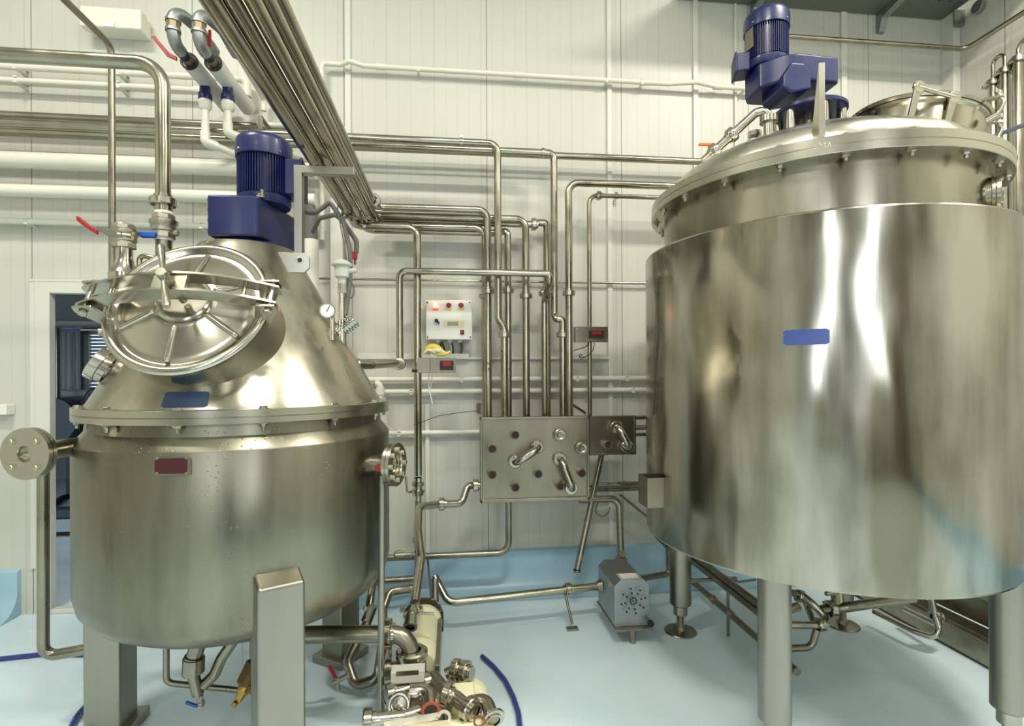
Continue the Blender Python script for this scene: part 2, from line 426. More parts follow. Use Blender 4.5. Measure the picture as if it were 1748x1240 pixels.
# vertical cover strips on the panel joints and the horizontal cable trunking
for k, (px, wd) in enumerate(((595, .038), (1040, .034), (1187, .036), (1255, .018), (1440, .045))):
    p = W(px, 300, D); o = S('trim_%d' % (k + 1), G().box(p.x - wd / 2, p.x + wd / 2, D - .016, D, .29, HC), TRIMM, .003)
p0 = W(612, 607, D); p1 = W(800, 607, D); p2 = W(1040, 611, D)
S('trim_6', G().box(p0.x, p1.x, D - .045, D, p0.z - .028, p0.z + .012), TRIMM, .003)
S('trim_7', G().box(p1.x, p2.x, D - .022, D, p2.z - .012, p2.z + .004), TRIMM, .003)
pc = W(1607, 300, D); S('trim_8', G().box(pc.x, XR - .003, D - .10, D + .01, 0, HC - .003), TRIMM)
pt = W(730, 800, D); S('trim_9', G().box(pt.x - .014, pt.x + .014, D - .03, D, .29, W(730, 690, D).z), TRIMM, .003)
pt = W(745, 800, D); 
# door frame
g = G(); jw = .085
g.box(DX0 - jw, DX0 + .003, D - .02, D + .035, 0, DZ + .07).box(DX1 - .003, DX1 + jw, D - .02, D + .035, 0, DZ + .07).box(DX0, DX1, D - .02, D + .035, DZ - .003, DZ + .07).box(DX0, DX1, D - .02, D + .035, 0, .03)
S('door_1', g, TRIMM, .006)
g = G().box(DX0 - jw - .03, DX0 - jw + .004, D - .015, D, .29, DZ + .08).box(DX0 - jw - .03, DX1 + .1, D - .02, D, DZ + .07, DZ + .085)
S('trim_10', g, TRIMM, .002)
# the room beyond the doorway
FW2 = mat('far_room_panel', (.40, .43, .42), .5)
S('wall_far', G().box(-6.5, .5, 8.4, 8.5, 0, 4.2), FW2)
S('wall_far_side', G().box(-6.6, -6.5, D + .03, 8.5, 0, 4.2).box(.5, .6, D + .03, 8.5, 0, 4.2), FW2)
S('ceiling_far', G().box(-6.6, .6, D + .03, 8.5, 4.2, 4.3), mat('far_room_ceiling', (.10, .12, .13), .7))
area('far_room_light', (-3.5, 6.0, 4.1), (0, 0, 0), 2, 1, 42, (.85, .95, 1.0))

# unseen dark panels added behind the photographer to vary the tank reflections
S('added_dark_panel_1', G().box(-.75, .95, YB + .005, YB + .06, 0, 3.3), mat('added_panel_grey', (.16, .16, .15), .5))
S('added_dark_panel_2', G().box(2.55, 3.6, YB + .005, YB + .06, 0, 2.9), mat('added_panel_brown', (.20, .15, .10), .5))
S('added_dark_panel_3', G().box(-3.6, -2.4, YB + .005, YB + .06, 0, 3.6), mat('added_panel_dark', (.12, .125, .12), .5))
# ============================================================ LEFT TANK (conical-topped jacketed vessel)
A = V((-.892, 2.425, 0)); RA = .60
def polar(c, r, deg, z=0):      # deg measured from +X, counter-clockwise
    t = radians(deg); return V((c.x + r * cos(t), c.y + r * sin(t), z))
tA = T('cone_top_tank', 'stainless steel vessel with conical top, round manway and square legs, left of the room', 'tank', A)
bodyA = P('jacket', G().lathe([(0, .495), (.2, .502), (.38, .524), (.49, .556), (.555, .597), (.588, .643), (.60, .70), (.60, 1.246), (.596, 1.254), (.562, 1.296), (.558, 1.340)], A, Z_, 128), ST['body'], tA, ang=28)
g = G().lathe([(.50, 1.338), (.598, 1.338), (.600, 1.340), (.600, 1.3595), (.597, 1.3615), (.5975, 1.3625), (.600, 1.3645), (.600, 1.385), (.598, 1.387), (.54, 1.387)], A, Z_, 128)
P('rim_flange', g, ST['flange'], tA)
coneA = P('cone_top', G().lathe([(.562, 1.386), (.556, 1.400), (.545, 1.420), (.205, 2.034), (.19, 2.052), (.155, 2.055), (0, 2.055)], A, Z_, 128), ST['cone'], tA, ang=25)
# bolts round the flange: head above, nut and thread end below
def rim_bolts(c, R, z0, z1, n_, off, par, r=.0105):
    proto = None
    for i in range(n_):
        q = polar(c, R, off + i * 360 / n_, 0)
        if proto is None:
            g = hexbolt_g((q.x, q.y, z1), Z_, r, .010); hexbolt_g((q.x, q.y, z0), -Z_, r, .012, .014, g=g); g.cyl((q.x, q.y, z0), (q.x, q.y, z0 - .003), r * 1.45, n=14); g.cyl((q.x, q.y, z1), (q.x, q.y, z1 + .002), r * 1.45, n=14); g.cyl((q.x, q.y, z0 - .01), (q.x, q.y, z1 + .005), r * .5, n=8)
            proto = P('bolt', g, ST['fit'], par, loc=(q.x, q.y, z0))
        else: dupe(proto, (q.x, q.y, z0), par, radians(i * 37))
rim_bolts(A, .580, 1.338, 1.387, 14, 12, tA, .0125)
# square legs with pads
def sq_leg(c, a, deg, w_, ztop, par, R, wd=None, foot=True):
    t = radians(deg); er = V((cos(t), sin(t), 0)); et = V((-sin(t), cos(t), 0)); h = w_ / 2
    g = G(); m0 = c + er * (R)
    # shaft with a sloping welded cap
    b0 = [m0 + er * i + et * j for i, j in ((-h, -h), (h, -h), (h, h), (-h, h))]
    vs = [V((q.x, q.y, .03)) for q in b0] + [V((b0[0].x, b0[0].y, ztop + .05)), V((b0[1].x, b0[1].y, ztop)), V((b0[2].x, b0[2].y, ztop)), V((b0[3].x, b0[3].y, ztop + .05))]
    g.add(vs, [(3, 2, 1, 0), (4, 5, 6, 7), (0, 1, 5, 4), (1, 2, 6, 5), (2, 3, 7, 6), (3, 0, 4, 7)])
    o = P('leg', g, ST['leg'], par, bevel=.012)
    f = G().obox(m0 + V((0, 0, .02)), er * (h * 1.45), et * (h * 1.45), V((0, 0, .02)))
    P('foot_plate', f, ST['leg'], o, bevel=.004)
for dg, rr_, ww in ((57.6, .55, .14), (182, .55, .14), (-61.4, .60, .15)): sq_leg(A, 0, dg, ww, .80 if dg < 0 else .72, tA, rr_)
# manway: collar standing out of the cone, dished lid with pressed ribs
MN = V((-.03, -.88, .475)).normalized(); MX = X_ - MN * MN.x; MX.normalize(); MU = MN.cross(MX)
if MU.z < 0: MU = -MU
MC = V((-.900, 1.930, 1.738))
def ml(a, b_, c): return MC + MX * a + MU * b_ + MN * c
RM = .262
P('manway_collar', G().lathe([(RM - .012, -.34), (RM - .004, -.34), (RM - .004, -.02), (RM + .006, -.012), (RM + .006, -.004), (RM - .012, -.004)], MC, MN, 96), ST['cone'], tA, ang=30)
lid = P('manway_lid', G().lathe([(RM - .01, -.004), (RM + .006, 0), (RM + .010, .008), (RM + .006, .016), (RM - .006, .020), (RM - .018, .016), (RM - .026, .007), (RM - .034, .004), (.205, .013), (.14, .026), (.11, .036), (.090, .040), (.080, .038), (.072, .026), (.03, .020), (0, .020)], MC, MN, 128), ST['polish'], tA, 'polished dished lid with pressed radial ribs', ang=50)
for k in range(6):
    t = radians(k * 60 + 25); e = MX * cos(t) + MU * sin(t)
    pa = MC + e * .098 + MN * .036; pb = MC + e * .218 + MN * .011
    g = G().tube([pa - MN * .008, pa + e * .006, pb - e * .006, pb - MN * .006], .0105, 12, .004)
    P('pressed_rib', g, ST['polish'], lid)
# bridge: two arched flats over the lid, clevis lugs at both ends, T-handled screw
def arch(bv, th=.008):
    top = []; bot = []
    for i in range(25):
        s = -1 + 2 * i / 24; u = s * .315; c = .05 + .075 * (1 - s * s); hh = .027 - .004 * abs(s)
        top.append((u, c + hh)); bot.append((u, c - hh))
    return G().prism(top + bot[::-1], MC + MU * bv, MX, MN, th)
br = P('bridge_bar', arch(-.036), ST['polish'], tA)
P('bridge_bar', arch(.030), ST['polish'], tA)
P('bridge_block', G().obox(ml(0, -.003, .135), MX * .052, MU * .030, MN * .010), ST['polish'], br, bevel=.003)
for s, nm in ((-1, 'hinge_lug'), (1, 'clamp_lug')):
    for bv in (-.054, .048):
        u0 = s * .285
        poly = [(u0 - .03 * s, .085), (u0 + .03 * s, .082), (u0 + .035 * s, .055), (s * .26, -.045), (s * .215, -.045), (u0 - .05 * s, .03)]
        P(nm, G().prism(poly, MC + MU * bv, MX, MN, .009), ST['flange'], tA, bevel=.002)
    g = G().cyl(ml(s * .29, -.07, .062), ml(s * .29, .064, .062), .009, n=16); hexbolt_g(ml(s * .29, -.062, .062), -MU, .014, .010, g=g)
    P('lug_pin', g, ST['fit'], tA)
g = G().cyl(ml(.21, -.036, .085), ml(.21, .03, .085), .007, n=14); P('spacer_pin', g, ST['polish'], tA)
g = G().cyl(ml(-.21, -.036, .085), ml(-.21, .03, .085), .007, n=14); P('spacer_pin', g, ST['polish'], tA)
scr = G().rod(ml(.0, -.003, .04), ml(.0, -.003, .185), .012); scr.rod(ml(.0, -.003, .155), ml(.0, -.003, .195), .017)
sc_o = P('clamp_screw', scr, ST['polish'], tA)
hd = (MX * -.30 + MU * .95).normalized(); hc = ml(.0, -.003, .175)
g = G()
for s in (-1, 1): g.lathe([(0, .0), (.007, 0), (.0095, .05), (.0125, .118), (.010, .128), (0, .128)], hc, hd * s, 18)
P('t_handle', g, ST['polish'], sc_o)
P('lid_cup', G().lathe([(.084, .030), (.090, .034), (.090, .046), (.084, .05), (.078, .046), (.072, .03), (0, .026)], MC, MN, 48), ST['polish'], lid)
# threaded sight port low on the left of the cone
q = W(188, 632, 2.167); ax = V((-.62, -.60, .50)).normalized()
ax = V((-.80, -.28, .52)).normalized()
sg = P('sight_port', G().lathe([(.045, -.12), (.045, .0), (.058, .0), (.058, .024), (.063, .026), (.063, .058), (.058, .061), (.048, .061), (.048, .051), (0, .051)], q, ax, 40), ST['fit'], tA)
xx, yy, _ = frame(ax)
for k in range(6):
    e = xx * cos(k * pi / 3) + yy * sin(k * pi / 3); P('grip_notch', G().obox(q + e * .0635 + ax * .042, e * .002, ax.cross(e) * .008, ax * .014), ST['flange'], sg)
# small lever valve on the left of the cone
q = W(178, 567, 2.182); vv = P('drain_valve', G().rod(q + V((.07, .02, 0)), q - V((.02, 0, 0)), .014).rod(q + V((.045, .012, 0)), q + V((.02, 0, 0)), .020), ST['cast'], tA)
P('valve_lever', G().obox(q + V((-.045, -.012, .006)), V((.035, .0, .0)), V((0, .009, 0)), V((0, 0, .002))), ST['fit'], vv, bevel=.001)
P('lever_grip', G().obox(q + V((-.105, -.012, .007)), V((.034, .0, .002)), V((0, .011, 0)), V((0, 0, .007))), BLUED, vv, 'navy blue lever grip', bevel=.005)
# instruments on the right flank of the cone
q = W(560, 532, 2.197)
gp = P('pressure_gauge', G().lathe([(0, 0), (.024, 0), (.029, .004), (.029, .022), (.031, .024), (.031, .028), (.0265, .028), (.0265, .024), (0, .024)], q, V((.12, -1, .05)), 40), ST['polish'], tA)
gn = V((.12, -1, .05)).normalized()
P('gauge_face', G().lathe([(0, 0), (.0262, 0), (.0262, .001), (0, .001)], q + gn * .0245, gn, 32), GLASS, gp)
P('gauge_needle', G().obox(q + gn * .0262 + V((.003, 0, .006)), V((.006, 0, .012)), V((.0012, 0, -.0006)), gn * .0006), BLK, gp)
P('gauge_stem', G().tube([q + V((.012, .015, 0)), q + V((.014, .015, -.03)), q + V((.014, .015, -.115))], .009, 12), ST['polish'], gp)
q = W(584, 540, 2.382)
tw = P('thermowell', G().cyl(q + V((0, 0, -.16)), q + V((0, 0, -.02)), .018, n=24).cyl(q + V((0, 0, -.03)), q + V((0, 0, .115)), .0135, n=20).lathe([(.014, .10), (.021, .10), (.021, .13), (.018, .13), (.018, .145), (0, .145)], q, Z_, 6), ST['fit'], tA)
hdm = mat('grey_sensor_head', (.52, .53, .47), .5)
P('sensor_head', G().lathe([(0, .14), (.016, .14), (.018, .165), (.030, .172), (.032, .215), (.044, .222), (.044, .229), (.034, .236), (.020, .246), (0, .248)], q, Z_, 28).cyl(q + V((.03, 0, .20)), q + V((.062, 0, .20)), .011, n=14), hdm, tw, 'pale grey sensor head')
q = W(600, 548, 2.392); a_ = V((.72, .12, -.68)).normalized() * -1
g = G().rod(q - V((.045, 0, -.035)) * -.6, q + V((-.055, 0, -.05)), .026); x1, y1, z1 = frame(V((.8, 0, .6)))
fin = G(); base = q + V((-.02, 0, -.02))
fin.cyl(base - z1 * .05, base + z1 * .045, .024, n=24)
for k in range(7):
    t = base - z1 * .045 + z1 * (k * .014); fin.ring(t, z1, .034, .02, .006, 28)
P('finned_adapter', fin, ST['fit'], tw)
# outlet stub on the cone right flank
q0 = polar(A, .415, 5, 1.635)
# name plates
def plate_on_cyl(name, c, R, a0, a1, z0, z1, th, m, par, label=None, slope=0.0, skew=0.0):
    g = G(); N = 14; vs = []
    def pt(t, z, rr): return V((c.x + (rr - slope * (z - z0)) * cos(t), c.y + (rr - slope * (z - z0)) * sin(t), z))
    K = .018
    for i in range(N + 1):
        t = a0 + (a1 - a0) * i / N
        e = 0
        ins = .006 if i in (0, N) else 0
        for rr in (R - .001, R + th):
            vs.append(pt(t, z0 + ins, rr)); vs.append(pt(t, z1 - ins, rr))
    fs = []
    for i in range(N):
        o = i * 4; q_ = o + 4
        fs += [(o + 2, q_ + 2, q_ + 3, o + 3), (o, o + 1, q_ + 1, q_), (o + 1, o + 3, q_ + 3, q_ + 1), (o, q_, q_ + 2, o + 2)]
    fs += [(0, 2, 3, 1), (N * 4, N * 4 + 1, N * 4 + 3, N * 4 + 2)]
    if a1 < a0: fs = [tuple(reversed(f)) for f in fs]
    return P(name, g.add(vs, fs), m, par, label, ang=30)
def ang_of(c, R, px, py):     # azimuth of the visible point of a vertical cylinder seen at a pixel column
    d = ray(px, py); dx, dy = d.x, d.y; k = O0 - c
    a_ = dx * dx + dy * dy; b_ = 2 * (k.x * dx + k.y * dy); c_ = k.x ** 2 + k.y ** 2 - R * R
    t = (-b_ - sqrt(max(b_ * b_ - 4 * a_ * c_, 0))) / (2 * a_); p = O0 + d * t
    return atan2(p.y - c.y, p.x - c.x), p.z
t0, zb = ang_of(A, .600, 265, 812); t1, zt = ang_of(A, .600, 327, 780)
pl = plate_on_cyl('type_plate_holder', A, .6005, t0, t1, zb, zt, .006, ST['plate'], tA, 'steel holder of the type plate')
plate_on_cyl('type_plate', A, .607, t0 + .006, t1 - .018, zb + .006, zt - .003, .0015, LABELR, pl, 'blank maroon type plate')
for px, py in ((269, 783), (318, 783), (269, 808), (318, 808)):
    t, z = ang_of(A, .607, px, py); e = V((cos(t), sin(t), 0)); P('rivet', G().rod(V((A.x, A.y, z)) + e * .606, V((A.x, A.y, z)) + e * .611, .0035, n=10), ST['fit'], pl)
t0, zb = ang_of(A, .55, 277, 706); t1, zt = ang_of(A, .54, 357, 678)
plate_on_cyl('name_label', A, .5575, t0, t1, 1.396, 1.396 + .052, .002, LABELD, tA, 'blank navy name label', slope=.5372)
# lifting lug and L-shaped pipe bracket
q = W(510, 445, 2.20)
P('lifting_lug', G().prism([(-.08, .03), (.03, .03), (.042, .015), (.042, -.03), (.022, -.05), (-.04, -.05)], q, X_, Z_, .014).ring(q + V((.006, -.0075, 0)), Y_, .014, .009, .003, 20), ST['flange'], tA, bevel=.002)
P('lug_hole', G().cyl(q + V((.006, -.0095, 0)), q + V((.006, -.006, 0)), .009, n=20), VOID, tA)
p0 = W(511, 440, 2.22); p1 = W(511, 291, 2.22); p2 = W(606, 300, 2.22); hw = .016
g = G().box(p0.x - hw, p0.x + hw, 2.20, 2.24, p0.z, p1.z + hw).box(p0.x - hw, p2.x, 2.2005, 2.2395, p1.z - hw, p1.z + hw - .0005)
P('pipe_support_bracket', g, ST['leg'], tA, bevel=.003)
# vertical rod in front, red cap, flanged nozzles on the jacket
def nozzle(c, direction, z, r0, rflange, dist0, dist1, par, holes=4, bore=.025):
    e = V((direction[0], direction[1], 0)).normalized(); o = V((c.x, c.y, z))
    P('nozzle', G().cyl(o + e * dist0, o + e * (dist1 - .02), r0, n=28), ST['flange'], par)
    f = G(); f.lathe([(r0, 0), (rflange, 0), (rflange, .014), (r0, .014)], o + e * (dist1 - .03), e, 40)
    f.lathe([(bore, .0), (rflange, 0), (rflange, .015), (bore + .002, .015), (bore, .010), (bore * .98, -.004), (0, -.004)], o + e * (dist1 - .014), e, 40)
    fl = P('nozzle_flange', f, ST['flange'], par)
    fx, fy, _ = frame(e)
    for k in range(holes):
        t = pi * 2 * k / holes + pi / 4; q_ = o + (fx * cos(t) + fy * sin(t)) * (rflange * .70)
        g = hexbolt_g(q_ + e * (dist1 + .001), e, .0105, .011); hexbolt_g(q_ + e * (dist1 - .03), -e, .0105, .010, .008, g=g); g.cyl(q_ + e * (dist1 + .006), q_ + e * (dist1 - .036), .005, n=8)
        P('flange_bolt', g, ST['fit'], fl)
    return fl
def camdir(xc, zc):   # direction given as (right, forward) of the viewing axis
    v = RT0 * xc + FW * zc; return (v.x, v.y)
cn = O0 + RT0 * -1.585 + FW * 1.94; nozzle(V((cn.x, cn.y, 0)), camdir(-.05, -1), 1.247, .032, .085, .0, .215, tA)
nozzle(A, camdir(.96, -.22), 1.135, .036, .088, .585, .705, tA, 8, .045)
q = W(648, 798, 2.192); P('sample_cap', G().rod(q, q + V((0, -.022, 0)), .0165).cyl(q, q + V((0, .03, 0)), .012, n=16), REDP, tA, 'red round cap')

# ============================================================ GEAR MOTOR on the left tank
def fins(g, c, r0, r1, z0, z1, a0, a1, n_):
    for i in range(n_):
        t = radians(a0 + (a1 - a0) * i / (n_ - 1)); e = V((cos(t), sin(t), 0)); f = V((-sin(t), cos(t), 0))
        g.obox(V((c.x, c.y, (z0 + z1) / 2)) + e * ((r0 + r1) / 2), e * ((r1 - r0) / 2), f * .0017, V((0, 0, (z1 - z0) / 2)))
def motor(par, c, z0, z1, r, box_ang=0, box=True, nfin=60, tb=.0, bt=1.0):
    """finned motor standing on end: stator with ribs, fan cowl, terminal box"""
    hcw = (z1 - z0) * .30; zc_ = z1 - hcw
    g = G(); g.lathe([(0, z0), (r * .93, z0), (r * .97, z0 + .01), (r * .97, z0 + .035), (r * .84, z0 + .045), (r * .84, zc_ + .01), (0, zc_ + .01)], c, Z_, 48)
    st = P('stator', g, BLUE, par)
    f = G(); fins(f, c, r * .80, r * .965, z0 + .04, zc_ + .005, 0, 354, nfin)
    o = P('cooling_ribs', f, BLUE, st); o['kind'] = 'stuff'
    cw = P('fan_cowl', G().lathe([(r * .90, zc_ - .004), (r * 1.02, zc_ - .004), (r * 1.02, z1 - .030), (r * .99, z1 - .014), (r * .90, z1 - .004), (r * .6, z1 + .002), (0, z1 + .003)], c, Z_, 56), BLUE, par)
    for k in range(4):
        t = radians(box_ang + 45 + 90 * k); e = V((cos(t), sin(t), 0)); P('cowl_screw', hexbolt_g(V((c.x, c.y, zc_ + .012)) + e * r * 1.02, e, .006, .004), ST['fit'], cw)
    if box:
        t = radians(box_ang); e = V((cos(t), sin(t), 0)); f_ = V((-sin(t), cos(t), 0))
        zb_ = z0 + (.045 if bt == 1.0 else -.01); zt_ = zb_ + (zc_ - z0 - .05) * bt
        g = G().obox(V((c.x, c.y, (zt_ + zb_) / 2)) + e * (r * 1.12), e * (r * .30), f_ * (r * .52), V((0, 0, (zt_ - zb_) / 2)))
        tbx = P('terminal_box', g, BLUE, par, bevel=.006)
        P('box_lid', G().obox(V((c.x, c.y, (zt_ + zb_) / 2)) + e * (r * 1.45), e * (r * .05), f_ * (r * .58), V((0, 0, (zt_ - zb_) / 2 + .004))), BLUED, tbx, bevel=.004)
    return st
gmA = T('gear_motor', 'blue gear motor standing on top of the conical vessel', 'motor', V((A.x, A.y, 2.05)))
pL = W(353, 380, 2.282); pR = W(437, 380, 2.282)
xg0, xg1 = pL.x, pR.x + .015
g = G(); cxs = (xg0 + xg1) / 2
zg0 = 2.075; zg1 = 2.245
pr = [(xg0, 2.282), (xg1 - .025, 2.272), (xg1, 2.287), (xg1 + .055, 2.582), (xg1 + .03, 2.612), (xg0 + .02, 2.612), (xg0, 2.592)]
g.prism([(a, b_) for a, b_ in pr], (0, 0, (zg0 + zg1) / 2), X_, Y_, zg1 - zg0)
gh = P('gear_housing', g, BLUE, gmA, bevel=.010)
P('output_flange', G().lathe([(0, -.04), (.145, -.04), (.145, -.026), (.12, -.02), (.11, .02), (.11, .045), (0, .045)], V((A.x + .01, A.y, 2.09)), Z_, 48), BLUED, gmA)
for k in range(4): P('cover_bolt', hexbolt_g(V((xg0, 2.312, zg0 + .03 + k * .042)), -X_, .009, .008), BLUED, gh)
P('breather_plug', G().lathe([(.016, 0), (.016, .008), (.010, .010), (.010, .018), (0, .018)], (xg0 + .20, 2.312, zg1), Z_, 6), ST['fit'], gh)
P('eye_nut', G().lathe([(.013, 0), (.013, .014), (.008, .016), (.010, .034), (0, .036)], (xg1 - .0, 2.312, zg1), Z_, 16), ST['dark'], gh)
mc = W(448, 300, 2.412)
motor(gmA, V((mc.x + .005, 2.422, 0)), zg1 - .004, 2.535, .113, box_ang=5)
P('cable_gland', G().cyl((mc.x + .15, 2.412, 2.26), (mc.x + .15, 2.412, 2.30), .014, n=12), ST['fit'], gmA)

# ============================================================ RIGHT TANK (large flat-flanged vessel with domed lid)
Bc = V((1.736, 2.412, 0)); RB = .774
tB = T('dome_top_tank', 'large polished stainless steel tank with bolted dome lid and four round legs, right side', 'tank', Bc)
P('jacket', G().lathe([(.0, 0.7206), (.66, 0.7168), (.752, 0.7130), (.771, 0.7168), (.774, 0.7245), (.774, 2.0821), (.770, 2.0888), (.683, 2.1107), (.680, 2.1155)], Bc, Z_, 160), ST['jacket'], tB, ang=20)
P('upper_shell', G().lathe([(.678, 2.1060), (.678, 2.3018)], Bc, Z_, 160), ST['tank'], tB)
P('rim_flange', G().lathe([(.66, 2.2970), (.741, 2.2970), (.743, 2.2989), (.743, 2.3243), (.7405, 2.3262), (.7405, 2.3281), (.743, 2.3300), (.743, 2.3601), (.741, 2.3620), (.67, 2.3620)], Bc, Z_, 160), ST['flange'], tB)
dome = []
for i in range(17):
    t = i / 16
    if t < .35: a = (t / .35) * radians(52); dome.append((.672 - .13 * (1 - cos(a)), 2.362 + .125 * sin(a)))
    else:
        u = (t - .35) / .65; r = .622 * (1 - u); dome.append((r, 2.362 + .125 * sin(radians(52)) + .175 * (1 - (r / .622) ** 2)))
dome[-1] = (0, dome[-1][1])
P('dome_lid', G().lathe(dome, Bc, Z_, 160), ST['dome'], tB, ang=30)
def zdome(r):
    pr = sorted(dome)
    for (r0, z0), (r1, z1) in zip(pr, pr[1:]):
        if r0 <= r <= r1: return z0 + (z1 - z0) * (r - r0) / max(r1 - r0, 1e-6)
    return 2.4
rim_bolts(Bc, .716, 2.297, 2.362, 21, 4, tB, .0145)
tl = ang_of(Bc, .743, 1403, 240)[0]; e = V((cos(tl), sin(tl), 0)); fz = V((-sin(tl), cos(tl), 0))
dv = RT0 * .2 + FW * .98; lf = V((Bc.x, Bc.y, 2.355)) + e * .728
P('lifting_fin', G().prism([(.10, 0), (-.004, 0), (-.006, .27), (.006, .285)], lf, dv, Z_, .014).obox(lf - dv * .004 + V((0, 0, .14)), dv * .003, V((dv.y, -dv.x, 0)) * .010, V((0, 0, .142))), ST['flange'], tB)
P('lifting_fin', G().prism([(-.10, 0), (.004, 0), (.006, .27), (-.012, .285)], V((Bc.x, Bc.y, 2.355)) + V((cos(tl + pi), sin(tl + pi), 0)) * .728, V((cos(tl + pi), sin(tl + pi), 0)), Z_, .012), ST['flange'], tB)
for (x, y) in ((1.311, 2.942), (1.232, 1.915), (2.196, 1.867), (2.298, 2.902)):
    lg = P('leg', G().lathe([(0, .157), (.050, .157), (.060, .165), (.060, .74)], V((x, y, 0)), Z_, 40), ST['leg'], tB)
    sp = G()
    sp.lathe([(0, .10), (.036, .10), (.040, .104), (.040, .157)], V((x, y, 0)), Z_, 32)
    prof = []; z = .03
    while z < .105: prof += [(.0185, z), (.0225, z + .003), (.0185, z + .006)]; z += .006
    sp.lathe([(0, .012)] + prof + [(0, .106)], V((x, y, 0)), Z_, 24)
    P('levelling_spindle', sp, ST['fit'], lg)
    P('foot_disc', G().lathe([(0, 0), (.088, 0), (.092, .003), (.088, .008), (.03, .013), (.026, .034), (0, .034)], V((x, y, 0)), Z_, 48), ST['dark'], lg)
t0, zb = ang_of(Bc, .774, 1337, 590); t1, zt = ang_of(Bc, .774, 1416, 561)
plate_on_cyl('name_label', Bc, .7755, t0, t1, zb, zt, .0015, LABELB, tB, 'blank blue name label')
# pocket riveted to the left flank
t0, zp = ang_of(Bc, .774, 1124, 820); e = V((cos(t0), sin(t0), 0)); f_ = V((-sin(t0), cos(t0), 0)); q = V((Bc.x, Bc.y, 0)) + e * .774
g = G(); zp0 = W(1124, 861, q.y).z; zp1 = W(1124, 812, q.y).z; zm = (zp0 + zp1) / 2; zh = (zp1 - zp0) / 2
g.obox(q + V((0, 0, zm)) + e * .075, e * .002, f_ * .055, V((0, 0, zh))).obox(q + V((0, 0, zm)) + e * .03 + f_ * .055, e * .047, f_ * .002, V((0, 0, zh))).obox(q + V((0, 0, zm)) + e * .03 - f_ * .055, e * .047, f_ * .002, V((0, 0, zh))).obox(q + V((0, 0, zp0)) + e * .03, e * .047, f_ * .055, V((0, 0, .002)))
P('pocket', g, ST['plate'], tB)
# sight flange on the upper shell, right
ts, zs = ang_of(Bc, .678, 1690, 330); e = V((cos(ts), sin(ts), 0)); e = (e + V((.45, -.05, 0))).normalized()
q = V((Bc.x + .665 * cos(ts), Bc.y + .665 * sin(ts), 2.19))
sgf = P('sight_glass', G().lathe([(.056, -.03), (.056, .012), (.066, .014), (.066, .024), (.063, .026), (.066, .028), (.066, .040), (.042, .042), (.042, .036), (0, .034)], q, e, 44), ST['flange'], tB)
fx, fy, _ = frame(e)
for k in range(6): P('flange_bolt', hexbolt_g(q + e * .041 + (fx * cos(k * pi / 3) + fy * sin(k * pi / 3)) * .054, e, .008, .007), ST['fit'], sgf)
# manway on the right of the dome, with its own lid
KN = V((.20, -.03, 1)).normalized(); KC = V((2.215, 2.31, 2.69)); KX = (X_ - KN * KN.x).normalized(); KV = KN.cross(KX)
def kl(a, b_, c): return KC + KX * a + KV * b_ + KN * c
P('manway_collar', G().lathe([(.262, -.24), (.270, -.24), (.270, -.03), (.280, -.02), (.280, -.008), (.26, -.008)], KC, KN, 72), ST['tank'], tB)
ml2 = P('manway_lid', G().lathe([(.265, -.008), (.285, -.006), (.292, .004), (.286, .012), (.265, .018), (.15, .03), (0, .034)], KC, KN, 80), ST['polish'], tB)
for s in (-.085, .085):
    P('hinge_arm', G().prism([(-.012, -.11), (.012, -.11), (.014, .0), (.03, .035), (.018, .05), (-.012, .05), (-.02, .02)], kl(-.16 + s, -.275, -.048), KX, (KN * .95 - KV * .1), .012), ST['flange'], ml2, bevel=.002)
    P('hinge_eye', G().rod(kl(-.16 + s, -.270, -.016), kl(-.16 + s, -.284, -.016), .026, .002, 28), ST['flange'], ml2)
P('hinge_rod', G().rod(kl(-.245, -.277, -.016), kl(-.075, -.277, -.016), .009), ST['polish'], ml2)
for (a, b_, sc_) in ((.10, -.262, 1.0), (.25, -.13, 1.1)):
    q = kl(a, b_, -.01)
    d = (KX * a + KV * b_).normalized()
    g = G().rod(q - KN * .06 + d * .01, q - KN * .045 + d * .055, .017 * sc_).tube([q - KN * .05 + d * .045, q - KN * .0 + d * .06, q + KN * .035 + d * .04], .008, 12, .01)
    cl = P('toggle_clamp', g, ST['fit'], tB)
    P('clamp_bar', G().obox(q + KN * .035 + d * .01, d * .045, d.cross(KN) * .012, KN * .006), ST['fit'], cl, bevel=.002)
    P('wing_nut', G().obox(q + KN * .05 + d * .035, d.cross(KN) * .035, d * .006, KN * .008).cyl(q + KN * .04 + d * .035, q + KN * .06 + d * .035, .012, n=16), ST['fit'], cl, bevel=.002)
q = kl(.29, -.06, -.02)
g = G().tube([q, q + V((.02, -.02, .085)), q + V((-.06, -.05, .135))], .009, 12, .005); g.tube([q + V((.02, -.02, .085)), q + V((.10, -.02, .075))], .009, 12)
P('wing_handle', g, ST['fit'], tB)
# nozzles on the dome: clamp ferrule with a swept pipe, and a tall spigot
q = W(1312, 214, 2.352); zz = zdome((V((q.x, q.y, 0)) - Bc).length)
fr = P('dome_nozzle', G().lathe([(.024, 0), (.024, q.z - zz + .02), (.040, q.z - zz + .022), (.040, q.z - zz + .05), (.024, q.z - zz + .055)], V((q.x, q.y, zz - .01)), Z_, 32), ST['fit'], tB)
top = V((q.x, q.y, q.z + .04))
q2 = W(1288, 218, 2.632); r2 = (V((q2.x, q2.y, 0)) - Bc).length; z2 = zdome(min(r2, .65))
sp = P('dome_spigot', G().lathe([(.024, -.02), (.024, .10), (.042, .10), (.042, .13), (.022, .132), (.018, .15), (.034, .152), (.036, .175), (0, .178)], V((q2.x, q2.y, max(z2, 2.46))), Z_, 28), ST['fit'], tB)
